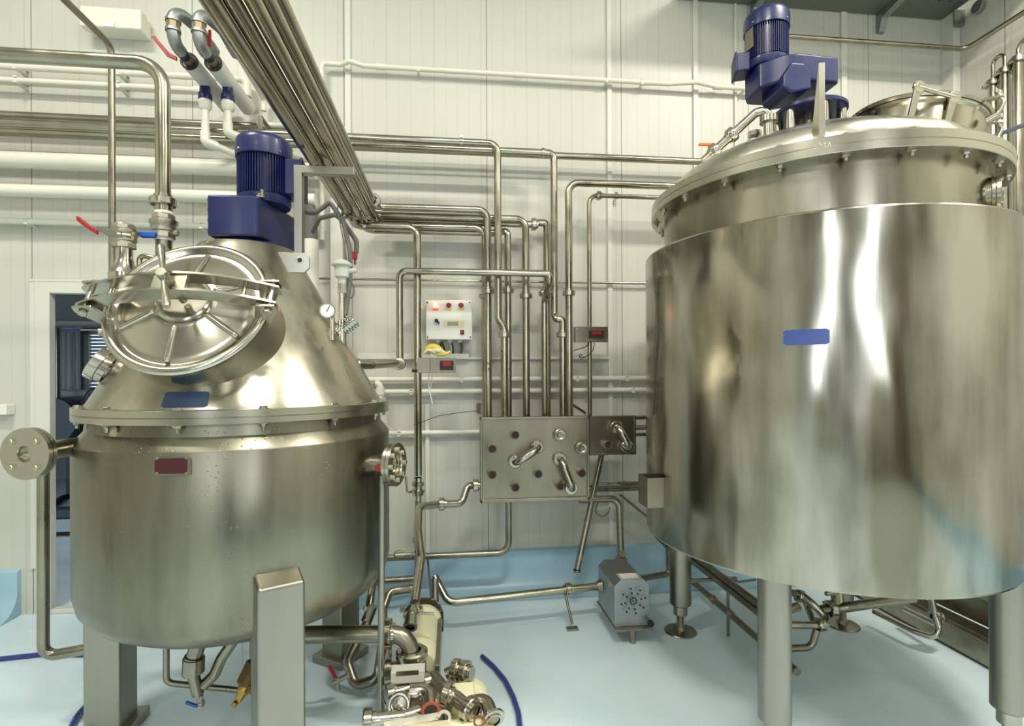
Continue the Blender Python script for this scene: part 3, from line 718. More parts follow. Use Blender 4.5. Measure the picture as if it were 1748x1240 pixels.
# swept steam line from the ferrule down the dome flank with unions
e1 = W(1228, 250, 2.452)
pA_, pB_ = V((top.x, top.y, top.z + .075)), V((e1.x, e1.y, e1.z))
pipe('swept_dome_pipe', 'short steel pipe sloping down the left flank of the dome lid from its ferrule', [top - V((0, 0, .01)), pA_, pB_, pB_ + (pB_ - pA_).normalized() * .10 ], .021, ST['fit'], .05, unions=[(pA_ + (pB_ - pA_) * .74, pB_ - pA_), (pB_ + (pB_ - pA_) * .1, pB_ - pA_)])
ql = W(1205, 247, 2.472); o = P('valve_lever', G().obox(ql, V((.035, 0, .001)), V((0, .007, 0)), V((0, 0, .005))), ORG, bpy.data.objects['swept_dome_pipe'], 'orange lever')

# ============================================================ GEAR MOTOR on the dome
gmB = T('gear_motor', 'blue gear motor with round base plate mounted on the dome lid of the large tank', 'motor', V((Bc.x, Bc.y, 2.61)))
pl_ = W(1322, 60, 2.402)
mcB = V((pl_.x - .01, 2.452, 0))
st = motor(gmB, mcB, 3.0, 3.275, .103, box_ang=160, bt=.62)
t = radians(188); e = V((cos(t), sin(t), 0)); f_ = V((-sin(t), cos(t), 0))
P('rating_plate', G().obox(V((mcB.x, mcB.y, 3.145)) + e * .099, e * .002, f_ * .028, V((0, 0, .055))), ST['plate'], st, 'steel rating plate')
g = G()
a0 = W(1308, 150, 2.332); a1 = W(1428, 150, 2.332)
pr = [(a0.x - .0, 2.392), (a0.x + .08, 2.312), (a0.x + .16, 2.297), (a1.x - .012, 2.307), (a1.x, 2.322), (a1.x, 2.522), (a1.x - .03, 2.552), (a0.x + .03, 2.552), (a0.x, 2.512)]
g.prism(pr, (0, 0, 2.938), X_, Y_, .125)
gb = P('gear_housing', g, BLUE, gmB, bevel=.012)
g = G().prism([(a0.x + .06, 2.885), (a0.x + .10, 2.95), (a0.x + .165, 2.95), (a0.x + .20, 2.91), (a0.x + .20, 2.83), (a0.x + .10, 2.81), (a0.x + .06, 2.83)], (0, 2.38, 0), X_, Z_, .18)
P('housing_boss', g, BLUE, gb, bevel=.01)
P('shaft_cap', G().rod((a1.x - .10, 2.47, 2.98), (a1.x - .10, 2.47, 3.055), .036), ST['fit'], gmB)
P('shaft_cap_wing', G().prism([(-.12, 0), (.0, 0), (0, .06)], (a1.x - .12, 2.47, 2.985), X_, Z_, .008), ST['fit'], gmB)
bpz = 2.765
P('base_plate', G().lathe([(0, .0), (.160, 0), (.165, .004), (.165, .018), (.160, .022), (.06, .022), (.05, .06), (0, .06)], V((Bc.x + .010, Bc.y, bpz)), Z_, 64), BLUE, gmB)
for k in range(6):
    q = polar(V((Bc.x + .010, Bc.y, 0)), .135, k * 60 + 20); P('spacer_post', G().cyl((q.x, q.y, 2.61), (q.x, q.y, bpz), .021, n=24), ST['fit'], gmB)
    P('post_nut', hexbolt_g((q.x, q.y, bpz + .02), Z_, .014, .012), BLUED, gmB)
P('shaft_housing', G().cyl((Bc.x + .010, Bc.y, 2.61), (Bc.x + .010, Bc.y, bpz), .055, n=32), ST['dark'], gmB)

g = G()
for (px, py, dx, dz) in ((1401, 246.5, .0035, -.007), (1408.5, 247, 0, .008), (1408.5, 244.5, .004, 0), (1414.5, 246.5, .003, .008), (1417.5, 246.5, .003, -.008)):
    t_, z_ = ang_of(Bc, .7436, px, py); e_ = V((cos(t_), sin(t_), 0)); f_ = V((-sin(t_), cos(t_), 0))
    g.obox(V((Bc.x, Bc.y, z_)) + e_ * .7432, f_ * dx + V((0, 0, dz)), (f_ * -dz + V((0, 0, dx))).normalized() * .0007, e_ * .0003)
P('scribed_mark', g, mat('scribed_line', (.75, .72, .62), .4, .8), tB)
KY = 1.158; D = 3.648 / KY      # from here on depths are written in units of KY metres
Ao = V((A.x, A.y / KY, 0))
# ============================================================ OVERHEAD BUNDLE and the drops to the swing panel
YP = 2.80                                     # front face of the swing-bend panel
ZP = W(900, 722, 2.9).z                       # the drops end behind the top of the panel
def drop_pts(x_end, z, Y, Xe, zend, Xs, ystart=-1.6):
    return [V((Xs, ystart, z)), V((Xs, Y, z)), V((Xe, Y, z)), V((Xe, Y, zend))]
BR = .024
zdrop = ZP - .03
def bundle(nm_label, e_px, run_px, drop_px, Y, unions_y=(), r=BR, zend=None, extra=()):
    """pipe coming overhead from behind the photographer (e_px: where it turns at the wall), running right along the wall and dropping"""
    e = W(e_px[0], e_px[1], Y); h = W(run_px[0], run_px[1], Y); z = (e.z + h.z) / 2
    xd = W(drop_px[0], drop_px[1], Y).x; ze = zdrop if zend is None else zend
    pts = [V((e.x, -1.6, z)), V((e.x, Y, z)), V((xd, Y, z)), V((xd, Y, ze))]
    us = [(V((xd, Y, W(drop_px[0], uy, Y).z)), Z_) for uy in unions_y]
    return pipe('overhead_pipe', nm_label, pts, r, ST['pipe'], .065, us, group=None, *extra)
GB = 'overhead steel pipes crossing the room'
o1 = bundle('overhead steel pipe, leftmost of the bundle, dropping left of the control box', (608, 386), (690, 388), (713, 600), 2.86, (), zend=W(714, 812, 2.86).z)
o6 = bundle('overhead steel pipe, right edge of the bundle, its wall run topmost of the bundle', (640, 350), (740, 359), (833, 560), 2.93, (498,))
P('union_nut', union_g((W(640, 350, 2.93).x + .01, 2.93 - .10, (W(640, 350, 2.93).z + W(740, 359, 2.93).z) / 2), Y_, BR), ST['fit'], o6)
o5 = bundle('overhead steel pipe second from the right of the bundle, dropping between two taller drops', (634, 367), (780, 371), (898, 560), 2.98, (506,))
# third and fourth: runs below
e = W(642, 380, 3.035); h = W(760, 379, 3.035); xd = W(934, 560, 3.035).x; z = h.z
o4 = pipe('overhead_pipe', 'overhead steel pipe whose wall run has a union nut before its drop', [V((e.x, -1.6, z)), V((e.x, 3.035, z)), V((xd - .10, 3.035, z)), V((xd - .05, 3.035, z + .012)), V((xd, 3.035, z + .012)), V((xd, 3.035, zdrop))], BR, None, .05, unions=[(V((W(911, 380, 3.035).x, 3.035, z)), X_)])
e = W(634, 386, 2.985); h = W(760, 388, 2.985); xd = W(828, 560, 2.985).x
o3 = pipe('overhead_pipe', 'overhead steel pipe dropping directly behind the left drop of the swing panel', [V((e.x + .01, -1.6, h.z)), V((e.x + .01, 2.985, h.z)), V((xd, 2.985, h.z)), V((xd, 2.985, zdrop))], BR * .9, None, .065, unions=[(V((xd, 2.985, W(828, 506, 2.985).z)), Z_)])
e = W(627, 394, 3.035); h = W(760, 396, 3.035); xd = W(866, 560, 3.035).x
o2 = pipe('overhead_pipe', 'overhead steel pipe with the lowest wall run, bending forward before its drop', [V((e.x, -1.6, h.z)), V((e.x, 3.035, h.z)), V((xd - .06, 3.035, h.z)), V((xd, 2.99, h.z + .01)), V((xd, 2.99, zdrop))], BR * .95, None, .05, unions=[(V((xd, 2.99, W(866, 497, 2.99).z)), Z_)])
# three upper runs coming along the wall from the left
h = W(700, 239, 2.875); xd = W(850, 420, 2.875).x; x2 = W(861, 600, 2.875).x
g1 = pipe('steel_pipe', 'high steel wall pipe from the left, first to turn down, past one clamp', [V((XL + .05, 2.875, h.z)), V((xd, 2.875, h.z)), V((xd, 2.875, W(850, 545, 2.875).z)), V((x2, 2.875, W(857, 560, 2.875).z)), V((x2, 2.875, zdrop))], .0235, None, .06,
   unions=[(V((x2, 2.875, W(857, 572, 2.875).z)), Z_)], clamps=[(V((W(788, 243, 2.875).x, 2.875, h.z)), X_)])
h = W(860, 258, 2.97); xd = W(946, 420, 2.97).x; x2 = W(959, 600, 2.97).x
g2 = pipe('steel_pipe', 'high steel wall pipe from the left, second to turn down, jogging right below', [V((XL + .05, 2.97, h.z)), V((xd, 2.97, h.z)), V((xd, 2.97, W(948, 537, 2.97).z)), V((xd + .005, 2.94, W(948, 547, 2.97).z)), V((x2, 2.94, W(958, 545, 2.97).z)), V((x2, 2.94, zdrop))], .0235, None, .04,
   unions=[(V((x2, 2.94, W(958, 572, 2.94).z)), Z_)], clamps=[(V((W(927, 261, 2.97).x, 2.97, h.z)), X_)])
h = W(1000, 268, 3.05); q = W(1190, 274, 3.05)
g3 = pipe('steel_pipe', 'upper steel wall pipe from the left that runs straight on behind the large tank', [V((XL + .05, 3.05, h.z)), V((2.6, 3.05, h.z))], .0235)
zz = h.z
pipe('steel_pipe', 'high steel wall pipe on the left stretch only, topmost of that group', [V((XL + .05, 3.05, zz + .105)), V((W(440, 225, 3.05).x, 3.05, zz + .105))], .0235)
# hangers over the wall pipes and the bundle clamps
q = W(457, 232, 3.0); P_ = tag(P('pipe_hanger', G().box(q.x - .012, q.x + .012, 2.885, 3.15, q.z + .055, q.z + .065).box(q.x - .012, q.x + .012, 2.885, 2.90, q.z - .07, q.z + .065).box(q.x - .012, q.x + .012, 2.885, 3.15, q.z - .085, q.z - .07), ST['dark']), 'dull steel hanger gripping the upper wall pipes above the left motor', 'bracket')
# cable conduits etc from the right tank
h1 = W(1060, 315, 2.90); xd = W(971, 450, 2.90).x; t_ = W(1150, 317, 2.45)
g4 = pipe('tank_pipe', 'steel pipe leaving the large tank high up, dropping to the swing panel', [V((2.0, 2.90, h1.z)), V((xd, 2.90, h1.z)), V((xd, 2.90, zdrop))], .0235, None, .07, unions=[(V((xd, 2.90, W(971, 501, 2.90).z)), Z_)])
h1 = W(1075, 336, 2.98); xd = W(1006, 450, 2.98).x
g5 = pipe('tank_pipe', 'slim steel pipe below the high tank pipe, dropping past the small display box', [V((2.0, 2.98, h1.z)), V((xd, 2.98, h1.z)), V((xd, 2.98, zdrop))], .0155, None, .06, unions=[(V((W(1022, 335, 2.98).x, 2.98, h1.z)), X_)], clamps=[(V((W(1052, 335, 2.98).x, 2.98, h1.z)), X_)])
q = W(1049, 346, 2.96); P('bleed_valve', G().rod(q + V((0, 0, .02)), q - V((0, 0, .025)), .008).ball(q - V((0, 0, .008)), .012), ST['cast'], g5)
# loop from the swing panel drop to the cone of the left tank
z = W(800, 465, 2.82).z; xr = W(937, 500, 2.84).x; xl = W(683, 540, 2.84).x; zz = W(683, 600, 2.84).z
qc = W(672, 622, 2.84); qe = un(polar(A, .40, 8, W(610, 622, 2.10).z))
g6 = pipe('transfer_pipe', 'steel pipe looping over the control box and down to the cone of the left vessel', [V((xr, 2.985, zdrop)), V((xr, 2.985, z - .14)), V((xr, 2.82, z - .05)), V((xr, 2.82, z)), V((xl, 2.82, z)), V((xl, 2.82, qc.z)), V((xl - .002, 2.60, qc.z)), V((qe.x + .10, qe.y + .12, qe.z)), qe], .0215, None, .045,
   unions=[(V((xl, 2.78, qc.z)), Y_), (V((xr, 2.985, W(937, 502, 2.985).z)), Z_)])
P('tee_collar', G().rod(qe + V((.0, 0, 0)), qe + V((.07, .02, 0)), .027), ST['fit'], g6)
# thin service line
z = W(820, 479, 3.1).z
pipe('service_line', 'thin steel tube running level across the wall behind the pipe drops', [V((W(545, 481, 3.12).x, 3.12, z)), V((2.2, 3.12, z))], .0075)
# marks written on the pipes with a felt pen
def mark(o, px, py, Y, r, strokes, s=.0045):
    q = W(px, py, Y); g = G()
    for (a, b_, c, d) in strokes:
        p0 = V((a, 0, b_)) * s; p1 = V((c, 0, d)) * s; m0 = (p0 + p1) / 2; dd = (p1 - p0)
        def yy(x): return -sqrt(max(r * r - x * x, 0)) - .0006
        g.obox(V((q.x + m0.x, Y + yy(m0.x) / KY, q.z + m0.z)), dd / 2, V((dd.z, 0, -dd.x)).normalized() * .0013, V((0, .0006, 0)))
    P('pen_mark', g, BLK, o, 'black felt-pen mark')
ARW = [(0, -2, 0, 2), (0, 2, -1.2, .4), (0, 2, 1.2, .4), (-.6, .9, .6, .9)]
mark(o6, 834, 631, 2.93, .0242, ARW); mark(o6, 834, 621, 2.93, .0242, [(-4, 1.6, -4, -1.6), (-1.4, 1.4, -1.4, -1.4), (-1.4, 1.4, .4, 1.4), (.4, 1.4, .4, -1.4), (-1.4, -1.4, .4, -1.4), (2, 1.6, 4, 1.6), (4, 1.6, 3.2, -1.6)])
mark(o2, 869, 632, 2.99, .0232, ARW); mark(o2, 869, 621, 2.99, .0232, [(-2.6, 1.4, -1, 1.6), (-2.6, 1.4, -2.6, 0), (-2.6, 0, -1.2, -.6), (-1.2, -.6, -2.2, -2), (1, 1.6, 3.4, 1.6), (3.4, 1.6, 3.2, -1.6)])
mark(g1, 856, 601, 2.875, .0242, ARW); mark(g1, 857, 611, 2.875, .0242, [(0, 1.4, .6, -.6), (-.6, -1, .2, -2)])
mark(o4, 936, 587, 3.035, .0247, ARW, .005); mark(g2, 957, 600, 2.94, .0242, [(-.3, 1.6, -.3, -.6), (1.8, -.6, 1.8, -1.6)]); mark(g2, 957, 616, 2.94, .0242, [(0, 1, .8, -.4), (.8, -.4, -.2, -1.2)])
mark(g4, 974, 622, 2.90, .0242, ARW)
# pipe clamps across the bundle
for py_, lab in ((268, 'row of dark clamps holding the overhead bundle above the bracket'), (291, 'row of dark clamps holding the overhead bundle level with the bracket')):
    pass
xa = W(608, 386, 2.86).x; za = W(608, 386, 2.86).z
for yy_, lab in ((2.05, 'steel cross-bar clamp under the overhead bundle, nearer one'), (2.62, 'steel cross-bar clamp under the overhead bundle, near the wall')):
    g = G().box(xa - .05, xa + .13, yy_ - .012, yy_ + .012, za - .036, za - .026)
    t = tag(P('bundle_clamp', g, ST['dark'], bevel=.002), lab, 'clamp')
    for k in range(3):
        for s in (-.026,): P('clamp_nut', G().cyl((xa + .0 + k * .05 + s, yy_, za - .048), (xa + k * .05 + s, yy_, za + .012), .006, n=8), RUST, t)

# ============================================================ LEFT: big pipe with ball valve, thin riser, second valve
Zc = V((-1.285, 2.055, 0))
q = W(278, 200, 2.055); xz = q.x; zt_ = W(150, 102, 2.055).z; zu = W(281, 345, 2.055).z
big = pipe('main_inlet_pipe', 'thick polished steel pipe from the left, bending down into the ball valve with blue handle', [V((XL + .05, 2.055, zt_)), V((xz, 2.055, zt_)), V((xz, 2.055, zu - .02))], .029, None, .10, unions=[(V((xz, 2.055, zu)), Z_)], n=28)
def ball_valve(name, label, q, r, zlo, zhi, tape=False, lever=None):
    """upright two-piece ball valve between zlo and zhi"""
    t = T(name, label, 'valve', V((q.x, q.y, zlo)))
    L = zhi - zlo
    b_ = P('valve_body', G().lathe([(0, 0), (r * .80, 0), (r * .80, L * .06), (r * 1.06, L * .08), (r * 1.06, L * .26), (r * 1.18, L * .30), (r * 1.20, L * .52), (r * 1.34, L * .60), (r * 1.34, L * .72), (r * 1.02, L * .76), (r * 1.02, L * .94), (r * .9, L), (0, L)], (q.x, q.y, zlo), Z_, 36), ST['cast'], t)
    P('hexagon_end', G().lathe([(r * .8, L * .02), (r * 1.14, L * .03), (r * 1.14, L * .20), (r * .8, L * .21)], (q.x, q.y, zlo), Z_, 8), ST['cast'], b_)
    P('hexagon_end', G().lathe([(r * .8, L * .78), (r * 1.12, L * .79), (r * 1.12, L * .93), (r * .8, L * .94)], (q.x, q.y, zlo), Z_, 8), ST['cast'], b_)
    return t
vb = ball_valve('ball_valve', 'cast ball valve with a blue lever grip under the thick inlet pipe, left vessel', V((xz + .002, 2.055, 0)), .040, W(284, 408, 2.055).z, W(284, 366, 2.055).z)
for zz_ in (W(284, 409, 2.055).z, W(284, 364, 2.055).z): P('thread_tape', G().ring((xz + .002, 2.055, zz_), Z_, .034, .02, .012, 28), WHT, vb, 'white sealing tape')
P('pipe_stub', G().cyl((xz + .002, 2.055, 1.76), (xz + .002, 2.055, W(284, 411, 2.055).z), .031, n=28), ST['dark'], vb)
P('pipe_stub', G().cyl((xz + .002, 2.055, W(284, 366, 2.055).z), (xz + .002, 2.055, zu - .01), .033, n=28), ST['pipe'], vb)
q = W(253, 401, 2.02); lv = P('lever_grip', G().obox(q, V((.030, 0, 0)), V((0, .012, 0)), V((0, 0, .013))), BLUEP, vb, 'blue lever grip', bevel=.007)
q = W(298, 398, 2.055); P('stem_nut', G().rod(q - V((.02, 0, 0)), q + V((.016, 0, 0)), .013), ST['cast'], vb)
# second nozzle with a capped ball valve and red handle
q = W(212, 420, 1.98); xz = q.x
z0_, z1_ = W(212, 425, 1.98).z, W(212, 383, 1.98).z
vr = ball_valve('ball_valve', 'cast ball valve with a red lever grip on the left nozzle of the vessel', V((xz, 1.98, 0)), .038, z0_, z1_)
P('reducer', G().lathe([(.052, -.34), (.052, -.135), (.054, -.13), (.054, -.105), (.050, -.10), (.040, -.08), (.030, -.045), (.030, 0), (0, 0)], (xz, 1.98, z0_ + .004), Z_, 32), ST['polish'], vr)
q = W(199, 400, 1.94); P('valve_stem', G().rod(q, q + V((.04, .02, 0)), .010), ST['cast'], vr)
P('lever', G().prism([(.02, -.012), (-.03, -.008), (-.07, .012), (-.07, .030), (-.03, .014), (.02, .010)], q, X_, Z_, .004), ST['fit'], vr)
P('lever_grip', G().prism([(-.068, .008), (-.10, .030), (-.13, .056), (-.142, .062), (-.142, .046), (-.132, .034), (-.10, .010), (-.068, -.010)], q + V((0, -.002, .006)), X_, Z_, .016), REDP, vr, 'red lever grip', bevel=.004)
# slender riser behind
x0 = W(191, 250, 2.42).x; z1 = W(187, 78, 2.42).z; dirx = W(60, -36, 1.5)
pipe('slender_riser', 'slender steel pipe rising behind the left valves and bending forward out of view overhead', [V((x0, .55, z1 + .02)), V((x0, 2.42, z1)), V((x0 + .0, 2.42, 1.92)), V((x0 + .16, 2.34, 1.90))], .0155, ST['dark'], .05)
q = W(238, 435, 2.0); pipe('vent_hook', 'small bent steel tube hooking over beside the manway lid', [q + V((.0, 0, -.16)), q + V((0, 0, .0)), q + V((.09, 0, -.02)), q + V((.16, .02, -.10))], .010, None, .02)

# ============================================================ LEFT WALL: white pipes
def wallrun(name, label, x0, x1, px, py, off, r, m=PVC, clips=(), cat='pipe', end=None):
    q = W(px, py, D - off); z = q.z
    pts = [V((x0, D - off, z)), V((x1, D - off, z))] + ([end(x1, z)] if end else [])
    o = tag(P(name, G().tube(pts, r, 18, r * 2.2), m, ang=50), label, cat)
    for cx_ in clips:
        c = W(cx_, py, D - off).x
        P('pipe_clip', G().box(c - .010, c + .010, D - off - r * 1.1, D, z - r * 1.15, z - r * .7).box(c - .010, c + .010, D - off - r * 1.1, D, z + r * .7, z + r * 1.15), PVC, o)
    return o
xe = W(412, 140, 3.05).x
c1 = wallrun('plastic_wall_pipe', 'white plastic pipe high on the left wall, upper of two, ending in an elbow', XL + .05, xe, 150, 121, .07, .020, clips=(30, 205))
g = G().tube([V((xe - .02, D - .07, W(150, 121, D - .07).z)), V((xe + .02, D - .07, W(150, 121, D - .07).z)), V((xe + .02, D - .07, W(150, 121, D - .07).z - .11))], .027, 18, .03); P('elbow', g, PVC, c1)
c2 = wallrun('plastic_wall_pipe', 'white plastic pipe high on the left wall, lower of two, ending under the lagged pipes', XL + .05, W(340, 160, 3.08).x, 150, 144, .07, .018, clips=(30, 205))
for s in (0,): P('end_stub', G().cyl(V((W(340, 160, 3.08).x - .03, D - .07, W(150, 144, D - .07).z)), V((W(340, 160, 3.08).x + .01, D - .07, W(150, 144, D - .07).z)), .024, n=18), PVC, c2)
wallrun('drain_pipe', 'thick white pipe across the left wall, upper of the two thick ones', XL + .05, W(540, 290, 3.0).x, 150, 277, .17, .046)
wallrun('drain_pipe', 'thick white pipe across the left wall, lower of the two thick ones', XL + .05, W(540, 335, 3.0).x, 150, 329, .17, .037)
wallrun('plastic_wall_pipe', 'thin white plastic pipe low across the left wall just above the doorway', XL + .05, W(520, 388, 3.1).x, 150, 381, .06, .018, clips=(48, 345))
# far pipe group behind the motor
wallrun('plastic_wall_pipe', 'short white plastic pipe over the steel wall pipes beside the lagged pipes', W(405, 212, 3.1).x, W(520, 222, 3.1).x, 450, 213, .02, .016)
# lagged pipes coming off the wall with galvanised return bends
LG = []
for k, (pe, lab) in enumerate((((432, 203), 'grey lagged pipe on the left wall, right one of the pair'), ((398, 200), 'grey lagged pipe on the left wall, left one of the pair'))):
    z = 3.225; xq = W(pe[0], pe[1], D).x; ys = 2.65
    t = T('lagged_pipe', lab, 'pipe', V((xq, D, z - .05)))
    lg = P('lagging', G().lathe([(.030, 0), (.045, 0), (.045, D - ys - .005), (.03, D - ys - .005)], (xq, ys, z), Y_, 36), LAG, t)
    P('end_rubber', G().ring((xq, ys - .002, z), Y_, .046, .034, .012, 36), BLK, t, 'black rubber end ring')
    P('collar', G().cyl((xq, ys - .035, z), (xq, ys + .03, z), .026, n=20), RJ, t)
    P('ball_valve', G().lathe([(0, 0), (.022, 0), (.028, .01), (.028, .045), (.022, .055), (0, .055)], (xq, ys - .085, z), Y_, 20), BLUED, t)
    # return bend rising and coming back over the lagging
    u = G().tube([V((xq, ys - .075, z)), V((xq - .004, ys - .135, z + .01)), V((xq - .004, ys - .14, z + .185)), V((xq + .07, ys - .04, z + .155)), V((xq + .085, ys + .02, z + .12))], .031, 20, .055)
    u_ = P('return_bend', u, ST['galv'], t, 'galvanised return bend', ang=50)
    for zz in (.065, .115): P('bend_bead', G().ring((xq - .004, ys - .138, z + zz), Z_, .0365, .02, .014, 24), ST['galv'], u_)
    P('joint', G().ring((xq - .004, ys - .138, z + .09), Z_, .034, .02, .03, 8), RJ, u_)
    P('return_sleeve', G().cyl((xq + .083, ys + .01, z + .125), (xq + .088, ys + .08, z + .112), .034, n=20), ST['galv'], t)
    if k == 0:
        P('return_pipe', G().tube([V((xq + .088, ys + .07, z + .115)), V((xq + .088, ys + .13, z + .110)), V((xq + .088, D - .05, z + .08)), V((xq + .088, D - .05, z + .0))], [.024] + [.017] * 12, 16, .03), PVC, t, 'white plastic return pipe')
        P('lever', G().obox((xq + .032, ys - .10, z + .065), V((.008, 0, 0)), V((0, .003, 0)), V((0, 0, .045))), REDP, t, 'red lever', bevel=.003)
    else:
        P('return_pipe', G().tube([V((xq + .088, ys + .07, z + .115)), V((xq + .088, D - .02, z + .09))], .017, 16), PVC, t, 'white plastic return pipe')
        P('lever', G().prism([(.0, -.010), (-.05, .012), (-.115, .095), (-.125, .112), (-.108, .118), (-.094, .098), (-.035, .030), (.0, .012)], (xq - .03, ys - .06, z - .030), X_, Z_, .012), REDP, t, 'red lever', bevel=.003)
    # branch: blue fitting, white socket, elbow
    yb = ys + .16
    P('branch_fitting', G().lathe([(.028, .02), (.028, -.02), (.030, -.04), (.037, -.05), (.037, -.08), (.028, -.085), (0, -.085)], (xq, yb, z - .033), Z_, 20), BLUE, t, 'blue branch fitting')
    P('socket', G().lathe([(0, 0), (.033, 0), (.035, -.012), (.035, -.035), (.029, -.045), (.025, -.055), (0, -.055)], (xq, yb, z - .117), Z_, 24), PVC, t)
    zb_ = z - (.36 if k else .30)
    P('branch_pipe', G().tube([V((xq, yb, z - .165)), V((xq, yb, zb_)), V((xq + .15, yb + .12, zb_ - .02)), V((xq + .36, yb + .20, zb_ - .03))], .021, 16, .02), PVC, t, 'white plastic branch pipe')
    P('branch_elbow', G().tube([V((xq, yb, zb_ + .06)), V((xq, yb, zb_)), V((xq + .045, yb + .036, zb_ - .006))], .027, 16, .02), PVC, t)
# bulkhead lamp on the left wall
p0 = W(132, 8, D - .0); p1 = W(240, 52, D); 
t = T('bulkhead_lamp', 'unlit rectangular bulkhead lamp high on the left wall', 'lamp', (W(190, 40, 3.1).x, D, W(190, 50, 3.1).z))
xa_, xb_ = W(137, 30, 3.05).x, W(243, 35, 3.05).x; za_, zb_ = W(190, 50, 3.05).z, W(190, 14, 3.05).z
P('lamp_base', G().box(xa_ + .01, xb_ - .01, D - .05, D, za_ + .01, zb_ - .01), BOXW, t, bevel=.004)
P('lamp_cover', G().box(xa_, xb_, D - .115, D - .05, za_, zb_), LENS, t, bevel=.014)
P('cover_catch', G().box((xa_ + xb_) / 2 - .03, (xa_ + xb_) / 2 + .03, D - .122, D - .10, za_ + .002, za_ + .03), WHT, t)

# ============================================================ MIDDLE WALL: conduits
def conduit(label, x0, x1, px, py, clips, r=.0165, off=.035):
    return wallrun('conduit', label, x0, x1, px, py, off, r, PVC, clips, 'conduit')
xl_ = W(625, 649, 3.1).x
conduit('white wall conduit behind the pipe drops, upper of the close pair', xl_, 2.2, 900, 647, (788, 985, 1070), .0170)
conduit('white wall conduit behind the pipe drops, lower of the close pair', xl_, 2.2, 900, 667.5, (702, 893, 1080), .0170)
conduit('white wall conduit low on the wall, left of the swing panel', W(655, 740, 3.1).x, W(850, 740, 3.1).x, 740, 739, (681,), .0165)
q = W(649, 655, 3.09)
t = tag(P('conduit_tee', G().tube([q + V((-.03, 0, .0)), q + V((0, 0, .0)), q + V((0, 0, -.16))], .022, 16, .03).ring(q + V((0, 0, -.05)), Z_, .027, .02, .05, 20), PVC), 'white conduit elbow turning down beside the rim of the left vessel', 'conduit')
# high conduit hopping over the cover strips
Yc = D - .05
zc1 = W(700, 112, Yc).z
pts = [W(549, 255, Yc), W(549, 104, Yc), W(582, 104, Yc) + V((0, -.0, 0)), W(596, 102, Yc - .02), W(622, 109, Yc), W(900, 129, Yc), W(1150, 143, Yc), W(1187, 138, Yc - .02), W(1210, 145, Yc), W(1345, 157, Yc)]
zz = pts[5].z
pts = [V((pts[0].x, Yc, W(549, 410, Yc).z)), V((pts[1].x, Yc, zz)), V((pts[2].x, Yc, zz)), V((pts[3].x, Yc - .02, zz + .012)), V((pts[4].x, Yc, zz)), V((W(1140, 142, Yc).x, Yc, zz)), V((W(1187, 142, Yc).x, Yc - .02, zz + .012)), V((W(1225, 142, Yc).x, Yc, zz)), V((W(1345, 157, Yc).x, Yc, zz))]
ch = tag(P('conduit', G().tube(pts, .0165, 16, .03), PVC), 'white conduit high on the back wall, hopping over the cover strips', 'conduit')
for px_ in (650, 885, 1100, 1225): P('coupler', G().cyl((W(px_, 120, Yc).x - .03, Yc, zz), (W(px_, 120, Yc).x + .03, Yc, zz), .0205, n=18), PVC, ch)
for px_ in (714, 1035, 1095, 1270): P('pipe_clip', G().box(W(px_, 120, Yc).x - .008, W(px_, 120, Yc).x + .008, Yc - .018, D, zz - .022, zz - .012), PVC, ch)
# standing pipes behind the left vessel
q = W(543, 420, 2.98); 
dp = tag(P('standing_drain_pipe', G().cyl((W(531, 450, 3.0).x, 3.0, 1.2), (W(531, 450, 3.0).x, 3.0, W(531, 410, 3.0).z), .045, n=32), PVC), 'thick white standing pipe behind the cone of the left vessel, open to a grey sleeve', 'pipe')
xx_ = W(531, 450, 3.0).x; zz_ = W(531, 410, 3.0).z
P('cable_sleeve', G().tube([V((xx_, 3.0, zz_ - .01)), V((xx_, 3.0, zz_ + .22)), V((xx_ - .10, 2.95, zz_ + .27))], .041, 20, .09), GREYC, dp, 'dark grey bent cable sleeve')
P('cable_trunking', G().box(0, 1, 0, 1, 0, 1), TRIMM) if False else None
xq = W(577, 450, D - .03).x
tag(P('cable_trunking', G().box(xq - .040, xq + .040, D - .07, D, W(577, 640, D).z, W(577, 345, D).z), TRIMM, bevel=.003), 'white square cable trunking upright behind the left vessel sensor', 'trunking')
# grey flexible hoses draped from the bracket to the sensor
Yh = 2.62
def hose(name, label, pts, r, m, cat='hose', corr=False):
    g = G().tube([W(x, y, Y) for x, y, Y in pts], r, 12, .06)
    o = tag(P(name, g, m, ang=60), label, cat)
    return o
hs = hose('flexible_hose', 'grey flexible hose from the motor side, drooping to the sensor head', [(508, 345, 2.42), (512, 362, 2.42), (538, 364, 2.5), (562, 346, 2.55), (568, 352, 2.55), (586, 378, 2.55), (598, 430, 2.5), (597, 480, 2.3), (588, 545, 2.24)], .0125, GREYC)
hose('flexible_hose', 'grey flexible hose arching from the cable sleeve to the red-tipped end', [(534, 396, 2.8), (545, 373, 2.7), (575, 366, 2.6), (590, 385, 2.6), (609, 412, 2.6), (608, 432, 2.6)], .0135, GREYC)
q0, q1 = W(606, 430, 2.6), W(606, 443, 2.6); tag(P('hose_plug', G().rod(q0, q1, .0135).cyl(q1, q1 - V((0, 0, .03)), .006), REDP), 'red plug on the hanging end of the grey hose', 'plug')
hose('sensor_cable', 'thin dark cable falling from the bundle to the sensor head', [(578, 340, 2.5), (576, 358, 2.5), (590, 430, 2.4), (594, 476, 2.25)], .0035, GREYC, 'cable')
hose('sensor_cable', 'short dark cable curling under the sensor head', [(598, 478, 2.2), (606, 495, 2.2), (602, 508, 2.2), (598, 509, 2.2)], .0035, GREYC, 'cable')
